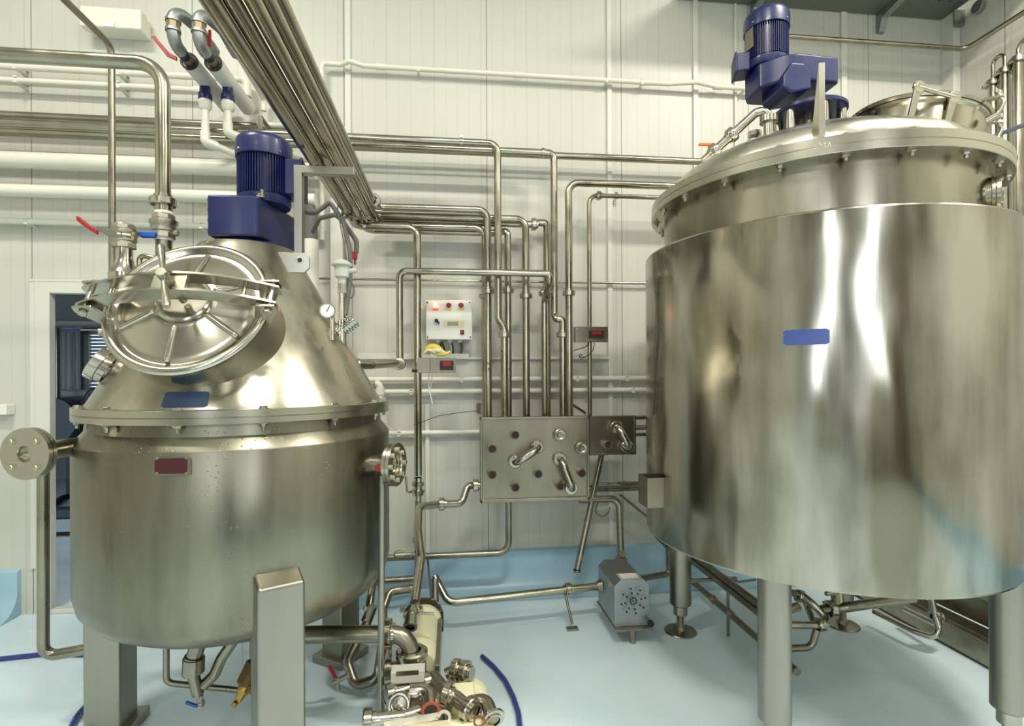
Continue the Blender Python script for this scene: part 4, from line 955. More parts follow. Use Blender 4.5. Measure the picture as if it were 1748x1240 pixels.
# ============================================================ CONTROL BOX, display boxes, glove
t = T('control_box', 'white plastic control box on the back wall with red lamps and rotary switch', 'box', (W(766, 580, D).x, D, W(766, 580, D - .1).z))
Yf = D - .13
a0, a1 = W(727, 580, Yf), W(806, 513, Yf)
cb = P('box_body', G().box(a0.x + .004, a1.x - .004, Yf + .03, D, a0.z + .004, a1.z - .004), BOXW, t, bevel=.008)
P('box_lid', G().box(a0.x, a1.x, Yf, Yf + .03, a0.z, a1.z), BOXW, t, bevel=.007)
LAMPRED = mat('red_lamp_lit', (.9, .25, .12), .3, emit=(1.0, .16, .07), estr=6.0)
LAMPCORE = mat('red_lamp_core', (1, .8, .4), .3, emit=(1.0, .62, .28), estr=12.0)
for k, px in enumerate((743.5, 766, 787)):
    q = W(px, 521.5, Yf); P('indicator_lamp', G().rod(q, q + V((0, -.016, 0)), .0145, .003).ring(q + V((0, -.002, 0)), Y_, .017, .012, .005, 24), LAMPRED if k == 0 else REDDK, t, 'lit red indicator lamp' if k == 0 else 'unlit red indicator lamp')
    if k == 0: P('lamp_core', G().rod(q + V((0, -.014, 0)), q + V((0, -.0185, 0)), .0095, .002), LAMPCORE, t, 'glowing lamp core')
    q = W(px, 528.5, Yf); P('lamp_tag', G().obox(q + V((0, -.0008, 0)), V((.018, 0, 0)), V((0, .0008, 0)), V((0, 0, .0065))), YEL if k else ORG, t, 'small yellow tag' if k else 'small orange tag')
q = W(745, 548, Yf); sw = P('rotary_switch_plate', G().obox(q + V((0, -.002, 0)), V((.024, 0, 0)), V((0, .002, 0)), V((0, 0, .024))), WHT, t, bevel=.002)
P('switch_knob', G().rod(q, q + V((0, -.02, 0)), .012, .002).obox(q + V((.006, -.016, -.006)), V((.013, 0, -.012)), V((.004, 0, .004)), V((0, .005, 0))), BLK, sw, 'black rotary knob')
q = W(775, 553, Yf); P('taped_note', G().obox(q + V((0, -.0008, 0)), V((.070, 0, -.002)), V((0, .0008, 0)), V((0, 0, .023))), TAPE, t, 'yellowed strip of tape', bevel=.0003)
q = W(773, 553, Yf); P('note_slip', G().obox(q + V((0, -.002, 0)), V((.036, 0, 0)), V((0, .0006, 0)), V((0, 0, .013))), mat('grey_print', (.42, .41, .30), .6, 0, .4, 200), t, 'grey printed slip')
q = W(789, 567.5, Yf); P('rocker_switch', G().obox(q + V((0, -.003, 0)), V((.0125, 0, 0)), V((0, .003, 0)), V((0, 0, .015))), BLK, t, bevel=.001)
P('rocker', G().obox(q + V((0, -.007, .001)), V((.008, 0, 0)), V((0, .003, 0)), V((0, 0, .010))), REDDK, t, 'dark red rocker')
for px, py in ((729.5, 516.5), (802, 516.5), (730, 576), (803, 576)): q = W(px, py, Yf); P('lid_screw', G().rod(q + V((0, .001, 0)), q + V((0, -.0015, 0)), .005, .0005, 12), BLK, t)
for px in (748, 768, 785): q = W(px, 583, D - .06); P('cable_gland', G().cyl(q + V((0, 0, .012)), q - V((0, 0, .008)), .017, .013, 16), BOXW, t)
for (x0, x1, c_) in ((750, 755, BLK), (754, 759, BLK), (768, 770, BOXW), (770, 773, BLK), (785, 786, GREYC), (788, 787, GREYC)):
    a, b_, c = W(x0, 583, D - .05), W((x0 + x1) / 2 + 2, 595, D - .05), W(x1, 607, D - .03)
    tag(P('supply_cable', G().tube([a, b_, c], .0055, 10, .03), c_), '%s supply cable below the control box, %s' % ('black' if c_ is BLK else 'white' if c_ is BOXW else 'grey', {750: 'leftmost', 754: 'second from the left', 768: 'in the middle pair', 770: 'right of the white one', 785: 'left of the right pair', 788: 'rightmost'}[x0]), 'cable')
def display(name, label, x0, x1, y0, y1, Y, dx0, dx1, dy0, dy1, dep=.06, split=None):
    a, b_ = W(x0, y1, Y), W(x1, y0, Y)
    t = T(name, label, 'display box', ((a.x + b_.x) / 2, Y + dep, a.z))
    if split:
        s = W(split, y0, Y).x
        P('side_plate', G().box(a.x, s, Y + .006, Y + dep, a.z, b_.z), ST['plate'], t, bevel=.002); P('housing', G().box(s, b_.x, Y, Y + dep, a.z, b_.z), ST['plate'], t, bevel=.002)
    else: P('housing', G().box(a.x, b_.x, Y, Y + dep, a.z, b_.z), ST['plate'], t, bevel=.002)
    c, d = W(dx0, dy1, Y), W(dx1, dy0, Y)
    f = P('display_bezel', G().box(c.x, d.x, Y - .012, Y, c.z, d.z), BLK, t, 'black display bezel', bevel=.002)
    w_ = d.x - c.x; h_ = d.z - c.z
    P('display_window', G().box(c.x + w_ * .22, d.x - w_ * .18, Y - .0135, Y - .011, c.z + h_ * .42, d.z - h_ * .12), REDDK, f, 'dark red display window', bevel=.003)
    e0 = split if split else x0
    for px, py in ((e0 + 3, y0 + 4), (x1 - 3, y0 + 4), (e0 + 3, y1 - 4), (x1 - 3, y1 - 4)):
        q = W(px, py, Y); P('corner_screw', G().rod(q, q + V((0, -.002, 0)), .0045, .0005, 12), ST['fit'], t)
    return t
db = display('display_box', 'steel display box clamped to the left pipe drop, with a glove on top', 712, 778, 611, 637, 2.80, 751, 774, 616, 632, .035, 734)
q = W(706, 633, 2.83); P('clamp_screw', G().rod(q - V((.01, 0, 0)), q + V((.03, 0, 0)), .010), BLK, db)
db2 = display('display_box', 'steel display box on the wall right of the pipe drops', 982, 1038, 558, 584, 2.94, 1005, 1030, 565, 577, .04)
# loose wires under both displays
for pts, lab in (([(733, 638, 2.86), (731, 655, 2.86), (735, 675, 2.86), (738, 690, 2.86)], 'pale wire hanging under the left display box, left one'), ([(738, 638, 2.86), (737, 655, 2.86), (733, 668, 2.86), (736, 680, 2.86), (738, 688, 2.86)], 'pale wire hanging under the left display box, twisted one')):
    hose('loose_wire', lab, pts, .0028, BOXW, 'wire')
hose('loose_wire', 'black wire looping down from the right display box', [(1015, 585, 2.95), (1012, 600, 2.95), (1000, 610, 2.95), (988, 612, 2.95), (990, 604, 2.95), (994, 606, 2.95), (990, 611, 2.95)], .0028, BLK, 'wire')
hose('loose_wire', 'black wire from the right display box to the pipe beside it', [(1006, 585, 2.97), (1000, 593, 2.97), (985, 597, 2.96), (976, 600, 2.95)], .0028, BLK, 'wire')
hose('tie_wire', 'thin dark wire strung from the left pipe drop to the panel corner', [(706, 726, 2.83), (717, 722, 2.83), (750, 710, 2.82), (790, 704, 2.82), (815, 702, 2.81), (822, 706, 2.80)], .0020, BLK, 'wire')
# glove lying on the display box
t = T('work_glove', 'yellow rubber and cream knit work glove lying on the left display box', 'glove', W(743, 610, 2.80))
def blob(pts, rs, sx=1.0):
    g = G(); ptsw = [W(x, y, Y) for x, y, Y in pts]
    n_ = 12; x_, y_ = None, None; rows = []; ptsw = [ky(p) for p in ptsw]
    for i, (p, r) in enumerate(zip(ptsw, rs)):
        tg = (ptsw[min(i + 1, len(pts) - 1)] - ptsw[max(i - 1, 0)]).normalized()
        fx, fy, _ = frame(tg); row = []
        for k in range(n_):
            a = 2 * pi * k / n_; row.append(len(g.v)); g.v.append(p + fx * (r * cos(a)) + fy * (r * sx * sin(a)))
        rows.append(row)
    for A_, B_ in zip(rows, rows[1:]):
        for k in range(n_): g.f.append([A_[k], A_[(k + 1) % n_], B_[(k + 1) % n_], B_[k]])
    g.f.append(list(reversed(rows[0]))); g.f.append(rows[-1]); return g
def sub(o, lv=1):
    s = o.modifiers.new('sub', 'SUBSURF'); s.levels = lv; s.render_levels = 2; return o
pg = sub(P('glove_palm', blob([(725, 600, 2.81), (730, 595, 2.81), (739, 592, 2.81), (748, 595, 2.81), (756, 600, 2.81)], [.014, .026, .030, .028, .016], .8), GLOVEY, t))
sub(P('glove_cuff', blob([(723, 606, 2.79), (727, 600, 2.79), (735, 598, 2.785), (741, 601, 2.785), (744, 606, 2.79)], [.010, .017, .018, .018, .012], .8), GLOVEC, t, 'cream knitted cuff'))
sub(P('glove_finger', blob([(744, 606, 2.785), (752, 605, 2.785), (760, 605, 2.785), (767, 602, 2.785), (769, 599, 2.785)], [.010, .012, .012, .011, .007]), GLOVEY, t))
sub(P('glove_finger', blob([(737, 598, 2.78), (747, 599, 2.78), (757, 601, 2.785), (761, 604, 2.785)], [.012, .016, .014, .008]), GLOVEC, t))
P('cuff_opening', G().lathe([(0, 0), (.009, .001), (.012, .004), (0, .005)], W(731, 603, 2.768), V((.3, -1, .1)), 16), mat('glove_inside', (.20, .14, .08), .8), t)

# ============================================================ SWING-BEND PANEL
a0, a1 = W(820, 860, YP), W(1006, 711, YP)
t = T('swing_bend_panel', 'steel flow panel with rows of pipe ports and two curved swing bends, centre', 'panel', ((a0.x + a1.x) / 2, YP + .05, a0.z))
fr = G(); dp_ = .055; e_ = .014
fr.box(a0.x, a1.x, YP + .012, YP + .016, a0.z, a1.z)
pnl = P('panel_sheet', fr, ST['plate'], t)
fr = G().box(a0.x, a0.x + e_, YP, YP + dp_, a0.z, a1.z).box(a1.x - e_, a1.x, YP, YP + dp_, a0.z, a1.z).box(a0.x, a1.x, YP, YP + dp_, a1.z - e_, a1.z).box(a0.x, a1.x, YP, YP + dp_, a0.z, a0.z + e_ * 1.6)
P('panel_rim', fr, ST['plate'], t, bevel=.003)
def port(px, py, par, seal=COPPER, Y=YP + .012):
    q = W(px, py, Y)
    o = P('port', G().lathe([(.034, 0), (.034, -.003), (.0275, -.004), (.0275, .040), (.0265, .046), (.0205, .046), (.0205, 0)], q, -Y_, 28), ST['fit'], par)
    P('port_seal', G().ring(q + V((0, -.0400, 0)), Y_, .0262, .0205, .003, 28), seal, o, 'brown seal ring' if seal is COPPER else None)
    P('port_bore', G().lathe([(0, 0), (.0205, 0), (.0205, .006), (0, .006)], q + V((0, -.033, 0)), Y_, 24), VOID, o)
    return o
CUg = mat('grey_seal', (.10, .10, .08), .5)
for i, (px, py) in enumerate(((878, 741.5), (839.5, 765), (839.5, 808.5), (878.5, 830), (917, 807.5), (954, 828), (990.5, 806))): port(px, py, t, CUg if i in (4,) else COPPER)
for px, py in ((954.5, 741.5), (991, 764)):
    q = W(px, py, YP + .012)
    o = P('blanking_cap', G().lathe([(.033, 0), (.033, -.02), (.038, -.022), (.038, -.046), (.034, -.049), (.026, -.049), (.026, -.043), (.019, -.042), (.017, -.045), (0, -.045)], q, Y_, 32), ST['fit'], t)
    for k in range(4):
        a = k * pi / 2 + .5; P('cap_slot', G().obox(q + V((.038 * cos(a), -.030, .038 * sin(a))), V((cos(a) * .0015, 0, sin(a) * .0015)), V((-sin(a) * .005, 0, cos(a) * .005)), V((0, .010, 0))), ST['flange'], o)
def swing(p0, p1, par, out=.085, Y=YP + .012):
    A0, A1 = W(*p0, Y), W(*p1, Y)
    # the bend appears displaced: its nuts sit on the ports, the tube arches outward
    o = P('swing_bend', G().tube([A0 + V((0, -.03, 0)), A0 + V((0, -out, 0)), A1 + V((0, -out, 0)), A1 + V((0, -.03, 0))], .0215, 20, .055), ST['fit'], par, 'curved steel swing bend', ang=50)
    for q in (A0, A1): P('union_nut', G().lathe([(.028, 0), (.040, -.012), (.040, -.038), (.036, -.042), (.022, -.042)], q, Y_, 30).lathe([(.020, 0), (.020, -.02)], q, Y_, 20), ST['fit'], o)
    return o
swing((916, 762), (878, 787), t); swing((954, 783), (973, 832), t)
b0, b1 = W(1007, 778, YP + .03), W(1086, 710, YP + .03)
t2 = T('small_flow_panel', 'small steel flow panel with one swing bend joined right of the larger panel', 'panel', ((b0.x + b1.x) / 2, YP + .06, b0.z))
fr = G().box(b0.x + .002, b1.x, YP + .042, YP + .046, b0.z, b1.z); P('panel_sheet', fr, ST['plate'], t2)
P('panel_rim', G().box(b0.x + .002, b0.x + .012, YP + .03, YP + .07, b0.z, b1.z).box(b1.x - .01, b1.x, YP + .03, YP + .07, b0.z, b1.z).box(b0.x, b1.x, YP + .03, YP + .07, b1.z - .01, b1.z).box(b0.x, b1.x, YP + .03, YP + .07, b0.z, b0.z + .012), ST['plate'], t2, bevel=.002)
port(1035, 758, t2, CUg, YP + .042); swing((1050, 729), (1068, 762), t2, .08, YP + .042)
# stubs at the panel's left side and the crooked link pipe down to the pump
q = W(822, 829, 2.84); q1 = W(812, 829, 2.84)
lk = pipe('link_pipe', 'steel pipe snaking from the left side of the swing panel down to the pump', [q + V((.02, 0, 0)), q1 - V((.0, 0, 0)), W(798, 829, 2.82), W(788, 860, 2.78), W(756, 861, 2.74), W(715, 865, 2.66), W(713, 905, 2.55), W(719, 955, 2.42), W(708, 1030, 2.18)], .0225, ST['fit'], .05,
     unions=[(W(812, 829, 2.84), X_), (W(754, 861, 2.735), X_)])
# horizontal and bent service pipes below the panel
q = W(868, 870, 2.93)
pipe('under_panel_pipe', 'steel pipe leaving the underside of the swing panel and turning left low along the wall', [V((q.x, 2.93, a0.z + .02)), V((q.x, 2.93, W(868, 944, 2.93).z)), V((W(640, 950, 2.93).x, 2.93, W(868, 944, 2.93).z))], .021, ST['dark'], .075)
z_ = W(1060, 827, 2.93).z
pipe('tank_pipe', 'steel pipe between the swing panel and the large tank, upper of two', [V((a1.x - .03, 2.93, z_)), V((1.62, 2.93, z_))], .0175, ST['dark'])
pipe('tank_pipe', 'steel pipe between the swing panel and the large tank, lower of two', [V((a1.x - .03, 2.99, z_ - .045)), V((1.62, 2.99, z_ - .045))], .0175, ST['dark'])
for k, (py, r) in enumerate(((713, .014), (730, .017), (742, .012))):
    zz = W(1096, py, 2.95).z; pipe('tank_pipe', ['steel pipe stub right of the small flow panel, top one', 'steel pipe stub right of the small flow panel, middle one', 'steel pipe stub right of the small flow panel, bottom one'][k], [V((b1.x - .03, 2.95, zz)), V((1.6, 2.95, zz))], r, ST['dark'] if k != 1 else ST['galv'])
z_ = W(1030, 851, 2.88).z; xq = W(1055, 900, 2.88).x
pm_top = W(1060, 968, 2.72)
pd = pipe('pump_riser', 'steel pipe rising from the small hooded pump and bending left behind the panel', [V((a1.x - .05, 2.86, z_)), V((xq, 2.86, z_)), V((xq, 2.83, W(1060, 955, 2.83).z)), V((xq, 2.80, .36))], .022, ST['dark'], .055, unions=[(V((xq, 2.825, W(1057, 957, 2.825).z)), Z_)])
# panel stand legs
lgp = tag(P('panel_strut', G().tube([W(1028, 772, 2.92), W(985, 973, 2.78)], .0195, 16).rod(W(985, 973, 2.78) - V((0, 0, .012)), W(985, 973, 2.78) + V((0, 0, .0)), .024), ST['dark']), 'slanting steel strut from the flow panels down to the cove', 'strut')
tag(P('diagonal_brace', G().tube([W(1058, 845, 2.95), W(1112, 888, 2.95)], .008, 8), ST['dark']), 'thin diagonal brace between the panel and the large tank', 'brace')
tag(P('diagonal_brace', G().obox((W(975, 690, 3.03) + W(1000, 706, 2.96)) / 2, (W(1000, 706, 2.96) - W(975, 690, 3.03)) / 2, V((0, .012, 0)), V((0, 0, .010))), ST['dark']), 'short diagonal steel brace above the swing panel', 'brace')
q = W(817, 696, 3.12); tag(P('fixing_tab', G().box(q.x - .014, q.x + .014, 3.135, 3.15, q.z - .035, q.z + .03).cyl(q + V((0, .012, .008)), q + V((0, .003, .008)), .006, n=12), ST['plate'], bevel=.001), 'small steel tab screwed to the wall above the panel corner', 'bracket')
hose('loose_wire', 'black wire curled in a hook under the panel corner', [(1022, 858, 2.9), (1017, 866, 2.9), (1017, 876, 2.9), (1024, 882, 2.9), (1034, 881, 2.9), (1040, 873, 2.9), (1041, 866, 2.9)], .0025, BLK, 'wire')
# ============================================================ SMALL HOODED PUMP
f0 = WZ(1085, 1103, 0); yp = f0.y; xp = f0.x
x0, x1 = W(1052, 1040, yp).x, W(1112, 1040, yp).x; zt_ = W(1075, 994, yp).z; zb_ = W(1085, 1074, yp).z
t = T('hooded_pump', 'small pump under a grey sheet hood with a star of round holes', 'pump', (xp, yp + .17, 0))
hgt = zt_ - zb_; c_ = .035
poly = [(x0, zb_), (x1, zb_), (x1, zt_ - c_), (x1 - c_, zt_), (x0 + c_, zt_), (x0, zt_ - c_)]
hd_ = P('hood', G().prism(poly, (0, yp + .17, 0), X_, Z_, .33), ST['hood'], t, bevel=.002)
cxp, czp = (x0 + x1) / 2, (zt_ + zb_) / 2 + .02
hl = []
for k in range(8):
    a = k * pi / 4 + .2
    for rr in ((.018,) if True else ()) : hl.append((cxp + rr * cos(a), czp + rr * sin(a)))
    for rr in (.046, .070): hl.append((cxp + rr * cos(a), czp + rr * sin(a)))
hl.append((cxp, czp))
for (hx, hz) in hl: P('vent_hole', G().cyl((hx, yp + .010, hz), (hx, yp + .0035, hz), .0048, n=12), VOID, hd_)
P('warning_label', G().obox((cxp, yp + .07, zt_ + .0008), V((.060, 0, 0)), V((0, .045, 0)), V((0, 0, .0006))), WHT, hd_, 'white label with a thin red border')
for a, b_, c, d in ((-.055, .055, .034, .038), (-.055, .055, -.038, -.034), (-.055, -.051, -.038, .038), (.051, .055, -.038, .038)):
    P('label_border', G().box(cxp + a, cxp + b_, yp + .07 + c, yp + .07 + d, zt_ + .0014, zt_ + .0018), REDP, hd_)
P('base_tray', G().box(x0 - .005, x1 + .012, yp + .0, yp + .33, zb_ - .014, zb_), ST['dark'], t, bevel=.002)
for s in (.03, .28): P('foot', G().cyl((cxp + .004, yp + s, 0), (cxp + .004, yp + s, zb_ - .012), .017, n=20), ST['dark'], t)
q = V((x1 - .008, yp + .0, zb_ + .03)); P('motor_corner', G().rod(q + V((0, .004, 0)), q + V((0, -.018, 0)), .016), BLK, t)
# suction pipe along the floor to the left
y1 = yp + .26
q0 = V((x0 + .01, y1, W(1035, 1000, y1).z)); q1 = WZ(765, 1045, .10); q1 = W(765, 1042, 2.55)
sp_ = pipe('suction_pipe', 'steel pipe running left from the hooded pump above the floor, kicking up at its end', [q0, V((q1.x, 2.62, q0.z - .02)), W(742, 985, 2.70)], .0225, ST['pipe'], .075, unions=[(q0 + (V((q1.x, 2.62, q0.z - .02)) - q0) * .235, q0 - V((q1.x, 2.62, q0.z - .02)))])
dirn = (V((q1.x, 2.62, q0.z - .02)) - q0); qs = q0 + dirn * .255
t = tag(P('pipe_stand', G().tube([qs + V((0, 0, -.015)), V((qs.x + .03, qs.y - .05, .03))], .008, 12).ring(qs, dirn, .028, .019, .018, 24).obox((qs.x + .03, qs.y - .05, .006), (.033, 0, 0), (0, .02, 0), (0, 0, .006)), ST['dark']), 'small steel stand propping the floor pipe', 'stand')
q = V((x0 - .005, y1, q0.z)); tag(P('pipe_flange', G().lathe([(.0, -.02), (.030, -.02), (.045, .02), (0, .02)], q, X_, 24), ST['dark']), 'dark cone flange where the floor pipe enters the hooded pump', 'flange')
pipe('tank_pipe', 'steel pipe curving from behind the large tank down to the hooded pump', [V((x1 - .02, yp + .30, W(1100, 982, 2.8).z)), V((W(1140, 980, 2.82).x, 2.80, W(1120, 981, 2.8).z)), W(1141, 935, 2.80), W(1122, 915, 2.76), W(1120, 890, 2.72)], .019, ST['dark'], .03)
# ============================================================ UNDER AND BESIDE THE LEFT VESSEL
Yl = 2.12
pipe('steel_pipe', 'upright steel pipe left of the left vessel, running down and back under it', [W(140, 757, 2.08), W(74, 762, 2.08), W(74, 1122, 2.08), W(196, 1100, 2.10), W(262, 1086, 2.16)], .0215, ST['dark'], .045)
pipe('drain_tube', 'slim steel tube looping below the left vessel from its underside to the right', [W(284, 1085, 2.05), W(284, 1166, 2.05), W(420, 1180, 2.1), W(440, 1180, 2.1)], .0125, ST['dark'], .035)
t = T('drain_trap', 'steel trap with two branches and a small blue-levered cock under the left vessel', 'trap', W(338, 1212, 1.95))
P('trap_bulb', G().tube([W(344, 1085, 1.95), W(331, 1122, 1.95), W(330, 1150, 1.95), W(338, 1186, 1.95)], [.030, .036, .040, .041, .036, .022], 22, .05), ST['dark'], t)
P('trap_branch', G().tube([W(405, 1085, 1.98), W(378, 1124, 1.98), W(366, 1152, 1.97), W(346, 1172, 1.96)], .022, 18, .03), ST['dark'], t)
q = W(342, 1192, 1.95); P('drain_cock', G().rod(q + V((0, 0, .012)), q - V((0, 0, .038)), .011).rod(q + V((.012, 0, -.018)), q + V((-.010, 0, -.022)), .014), ST['cast'], t)
q = W(327, 1203, 1.92); P('cock_lever', G().obox(q, V((.022, 0, -.010)), V((0, .006, 0)), V((0.002, 0, .005))), BLUEP, t, 'blue cock lever', bevel=.003)
t = T('brass_valve', 'dull brass valve hanging beside the front leg of the left vessel', 'valve', W(402, 1206, 1.8))
qa, qb, qc, qd = W(440, 1130, 1.85), W(420, 1172, 1.82), W(408, 1190, 1.80), W(398, 1206, 1.79)
d_ = (qd - qa).normalized()
P('valve_body', G().rod(qa, qb, .040, .008), mat('brown_brass', (.16, .11, .04), .5, .8, .3, 12), t)
P('spindle', G().lathe([(0, 0), (.024, 0), (.026, .015), (.018, .028), (.014, .05), (.010, .055), (.0, .055)], qb, d_, 20), BRASS, t)
P('valve_knob', G().rod(qc + d_ * .018, qd, .010), BRASS, t)
q = W(422, 1110, 1.95); tag(P('elbow_bracket', G().obox(q, V((.018, 0, 0)), V((0, .01, 0)), V((0, 0, .06))), ST['galv'], bevel=.008), 'steel strap under the left vessel behind its front leg', 'bracket')
# standing rod
tag(P('support_rod', G().cyl(W(652, 812, 1.90), W(650, 1222, 1.90), .0135, n=18), ST['leg']), 'upright steel rod in front of the right flank of the left vessel', 'rod')
# valve train under the left pipe drop
Yd = 2.86
vt = T('butterfly_valve', 'small butterfly valve in the left pipe drop, lever hanging to its left', 'valve', W(713, 855, Yd))
q = W(713.5, 832, Yd); q2 = W(713.5, 848, Yd); q3 = W(713.5, 815, Yd)
P('valve_body', G().lathe([(.024, .06), (.024, .035), (.036, .033), (.038, .01), (.028, .006), (.028, -.012), (.042, -.016), (.042, -.03), (.034, -.034), (.034, -.050), (.022, -.054), (.022, -.08)], q, Z_, 32), ST['fit'], vt)
P('lever', G().tube([q + V((-.03, 0, -.025)), q + V((-.065, 0, -.03)), q + V((-.075, -.0, .07))], .007, 10, .01), ST['fit'], vt)
low = pipe('valve_tail_pipe', 'steel pipe below the butterfly valve with a ball joint, bending left near the cove', [q + V((0, 0, -.07)), W(713, 968, Yd), W(712, 988, Yd), W(640, 993, 2.80)], .0205, ST['dark'], .05)
q = W(713, 922, Yd); P('ball_joint', G().ball(q, .031).rod(q + V((0, 0, .04)), q - V((0, 0, .045)), .020), ST['dark'], low)
q0, q1 = W(673, 949, 2.80), W(708, 946, 2.84); tag(P('pipe_thermometer', G().rod(q0, q0 + (q1 - q0) * .5, .017).cyl(q0, q1, .011, n=16).tube([q0 + V((.0, 0, .02)), q0 + V((.03, 0, .032)), q0 + V((.06, 0, .024))], .003, 8), ST['cast']), 'small cylindrical probe sticking left from the valve tail pipe', 'probe')
tag(P('dark_cable', G().tube([W(730, 955, 2.98), W(733, 985, 2.95), W(735, 1010, 2.9), W(738, 1035, 2.85)], .007, 10), GREYC), 'dark cable running down the cove behind the pumps', 'cable')
pipe('riser_pipe', 'steel pipe standing behind the cream pump, right of it', [W(742, 988, 2.62), W(742, 1110, 2.5), W(742, 1150, 2.3)], .0235, ST['dark'], .05)
q = W(750, 1062, 2.5); tag(P('switch_block', G().box(q.x - .008, q.x + .022, q.y - .02, q.y + .02, q.z - .045, q.z + .045), BLK, bevel=.003), 'small black switch block on the standing pipe beside the cream pump', 'switch')
# U-shaped loops between the back leg and the pump
pipe('looped_pipe', 'steel pipe looping in a deep U between the back leg and the cream pump', [W(637, 1035, 2.35), W(628, 1060, 2.35), W(592, 1130, 2.25), W(606, 1172, 2.2), W(644, 1160, 2.2), W(655, 1085, 2.3), W(653, 1042, 2.35), W(664, 1010, 2.42), W(712, 1004, 2.46)], .0225, ST['dark'], .045)
up_ = pipe('branch_pipe', 'short steel pipe with a round union dropping into the looped pipe', [W(650, 992, 2.55), W(637, 995, 2.5), W(633, 1020, 2.42), W(628, 1050, 2.36), W(622, 1062, 2.34)], .020, ST['dark'], .03)
q = W(632, 1038, 2.38); P('round_union', G().ring(q, V((.1, .2, 1)), .033, .015, .022, 28), ST['fit'], up_)
t = T('drain_cock', 'small floor drain cock with a red lever by the looped pipe', 'valve', W(575, 1172, 2.15))
q = W(576, 1162, 2.15); P('valve_body', G().rod(q + V((.055, 0, .025)), q - V((.02, 0, .012)), .012).rod(q + V((0, 0, .012)), q - V((0, 0, .045)), .010), ST['cast'], t)
P('lever_grip', G().tube([W(572, 1156, 2.13), W(568, 1148, 2.12), W(562, 1138, 2.12)], .008, 10), REDP, t, 'red lever grip')
# thick outlet pipe to the pump head
z_ = W(560, 1086, 2.02).z
op = pipe('outlet_pipe', 'thick steel outlet pipe behind the front leg, elbowing down into the pump head', [V((W(420, 1090, 2.02).x, 2.06, z_)), V((W(700, 1086, 2.0).x, 2.0, z_)), V((W(702, 1115, 2.0).x, 2.0, W(702, 1116, 2.0).z))], .036, ST['dark'], .085, n=26)
P('union_nut', union_g(V((W(662, 1084, 2.0).x, 2.008, z_)), X_, .036, .030), ST['fit'], op)
# cream pump lying towards the wall
t = T('cream_pump', 'cream pump with a steel head lying towards the wall, behind the pile of fittings', 'pump', W(718, 1130, 2.25))
c0, c1 = W(716, 1120, 2.02), W(722, 1024, 2.58)
xc_ = (c0.x + c1.x) / 2 + .0
P('motor_case', G().lathe([(0, 0), (.075, 0), (.082, .02), (.082, .40), (.09, .41), (.098, .42), (.098, .45), (.06, .47), (0, .47)], (xc_, 2.10, .165), Y_, 44), CREAM, t)
P('motor_end_ring', G().ring((xc_, 2.545, .165), Y_, .104, .05, .02, 44), ST['dark'], t)
for s in (-1, 1): P('side_rail', G().box(xc_ + s * .086 - .010, xc_ + s * .086 + .010, 2.06, 2.54, .06, .20), ST['dark'], t, bevel=.003)
P('base_rail', G().box(xc_ - .06, xc_ + .06, 2.08, 2.54, 0, .085), ST['dark'], t, bevel=.003)
hx = W(703, 1122, 2.0)
P('pump_head', G().lathe([(0, 0), (.060, 0), (.062, .005), (.062, .08), (.058, .085), (0, .085)], (hx.x, 2.0, W(703, 1138, 2.0).z - .03), Z_, 36), ST['dark'], t)
P('head_union', G().lathe([(.036, 0), (.066, 0), (.068, .004), (.068, .026), (.060, .032), (.04, .032)], (hx.x, 2.0, W(703, 1122, 2.0).z), Z_, 36), ST['fit'], t)
P('suction_union', G().rod((hx.x - .15, 2.0, .235), (hx.x - .05, 2.0, .235), .030).ring((hx.x - .10, 2.0, .235), X_, .044, .02, .022, 28), ST['dark'], t)
q = W(664, 1110, 1.99); P('vent_cock', G().rod(q + V((0, 0, .04)), q - V((0, 0, .03)), .012), ST['cast'], t)
# open pipe end with clamp resting over the pump
q = W(703, 1040, 2.16); d_ = V((-.02, -.80, -.42)).normalized()
oe = tag(P('open_ferrule', G().lathe([(.0, -.005), (.024, -.005), (.024, .015), (.037, .018), (.037, .036), (.028, .040), (.028, .085), (.032, .088), (.032, .100), (.022, .100), (.022, .06), (0, .06)], q, d_, 32), ST['fit']), 'open-ended steel ferrule with clamp at the foot of the snaking link pipe', 'fitting')
P('bore', G().lathe([(0, 0), (.0218, 0), (.0218, .002), (0, .002)], q + d_ * .075, d_, 24), VOID, oe, 'dark open bore')
P('clamp_lever', G().tube([q + V((.03, -.02, -.01)), q + V((.105, -.03, -.012))], .0055, 10), ST['fit'], oe)
for s in (-1, 1): P('clamp_ear', G().rod(q + V((s * .040, 0, .01)), q + V((s * .048, -.02, .0)), .008), ST['fit'], oe)
# ============================================================ CREAM GEARED MACHINE with loose fittings on top
t = T('geared_motor_unit', 'cream painted geared motor unit on the floor at the bottom edge, loaded with loose fittings', 'machine', W(735, 1230, 1.85))
bx0, bx1 = W(664, 1180, 1.9).x, W(752, 1180, 1.9).x
P('gear_case', G().prism([(bx0 - .01, 0), (bx1 + .02, 0), (bx1 + .005, .20), (bx1 - .02, .215), (bx0 + .03, .215), (bx0, .17)], (0, 1.90, 0), X_, Z_, .20), CREAM, t, bevel=.010)
q0, q1 = W(673, 1150, 1.99), W(728, 1137, 2.02)
P('cover_box', G().obox(((q0.x + q1.x) / 2, 1.90, W(700, 1150, 1.9).z), V(((q1.x - q0.x) / 2, 0, 0)), V((0, .03, 0)), V((0, 0, .024))), mat('grey_cover', (.58, .58, .50), .45), t, bevel=.003)
P('cover_plate', G().obox(((q0.x + q1.x) / 2, 1.8735, W(700, 1149, 1.875).z), V((.045, 0, 0)), V((0, .001, 0)), V((0, 0, .009))), ST['plate'], t)
mq = W(795, 1195, 1.85)
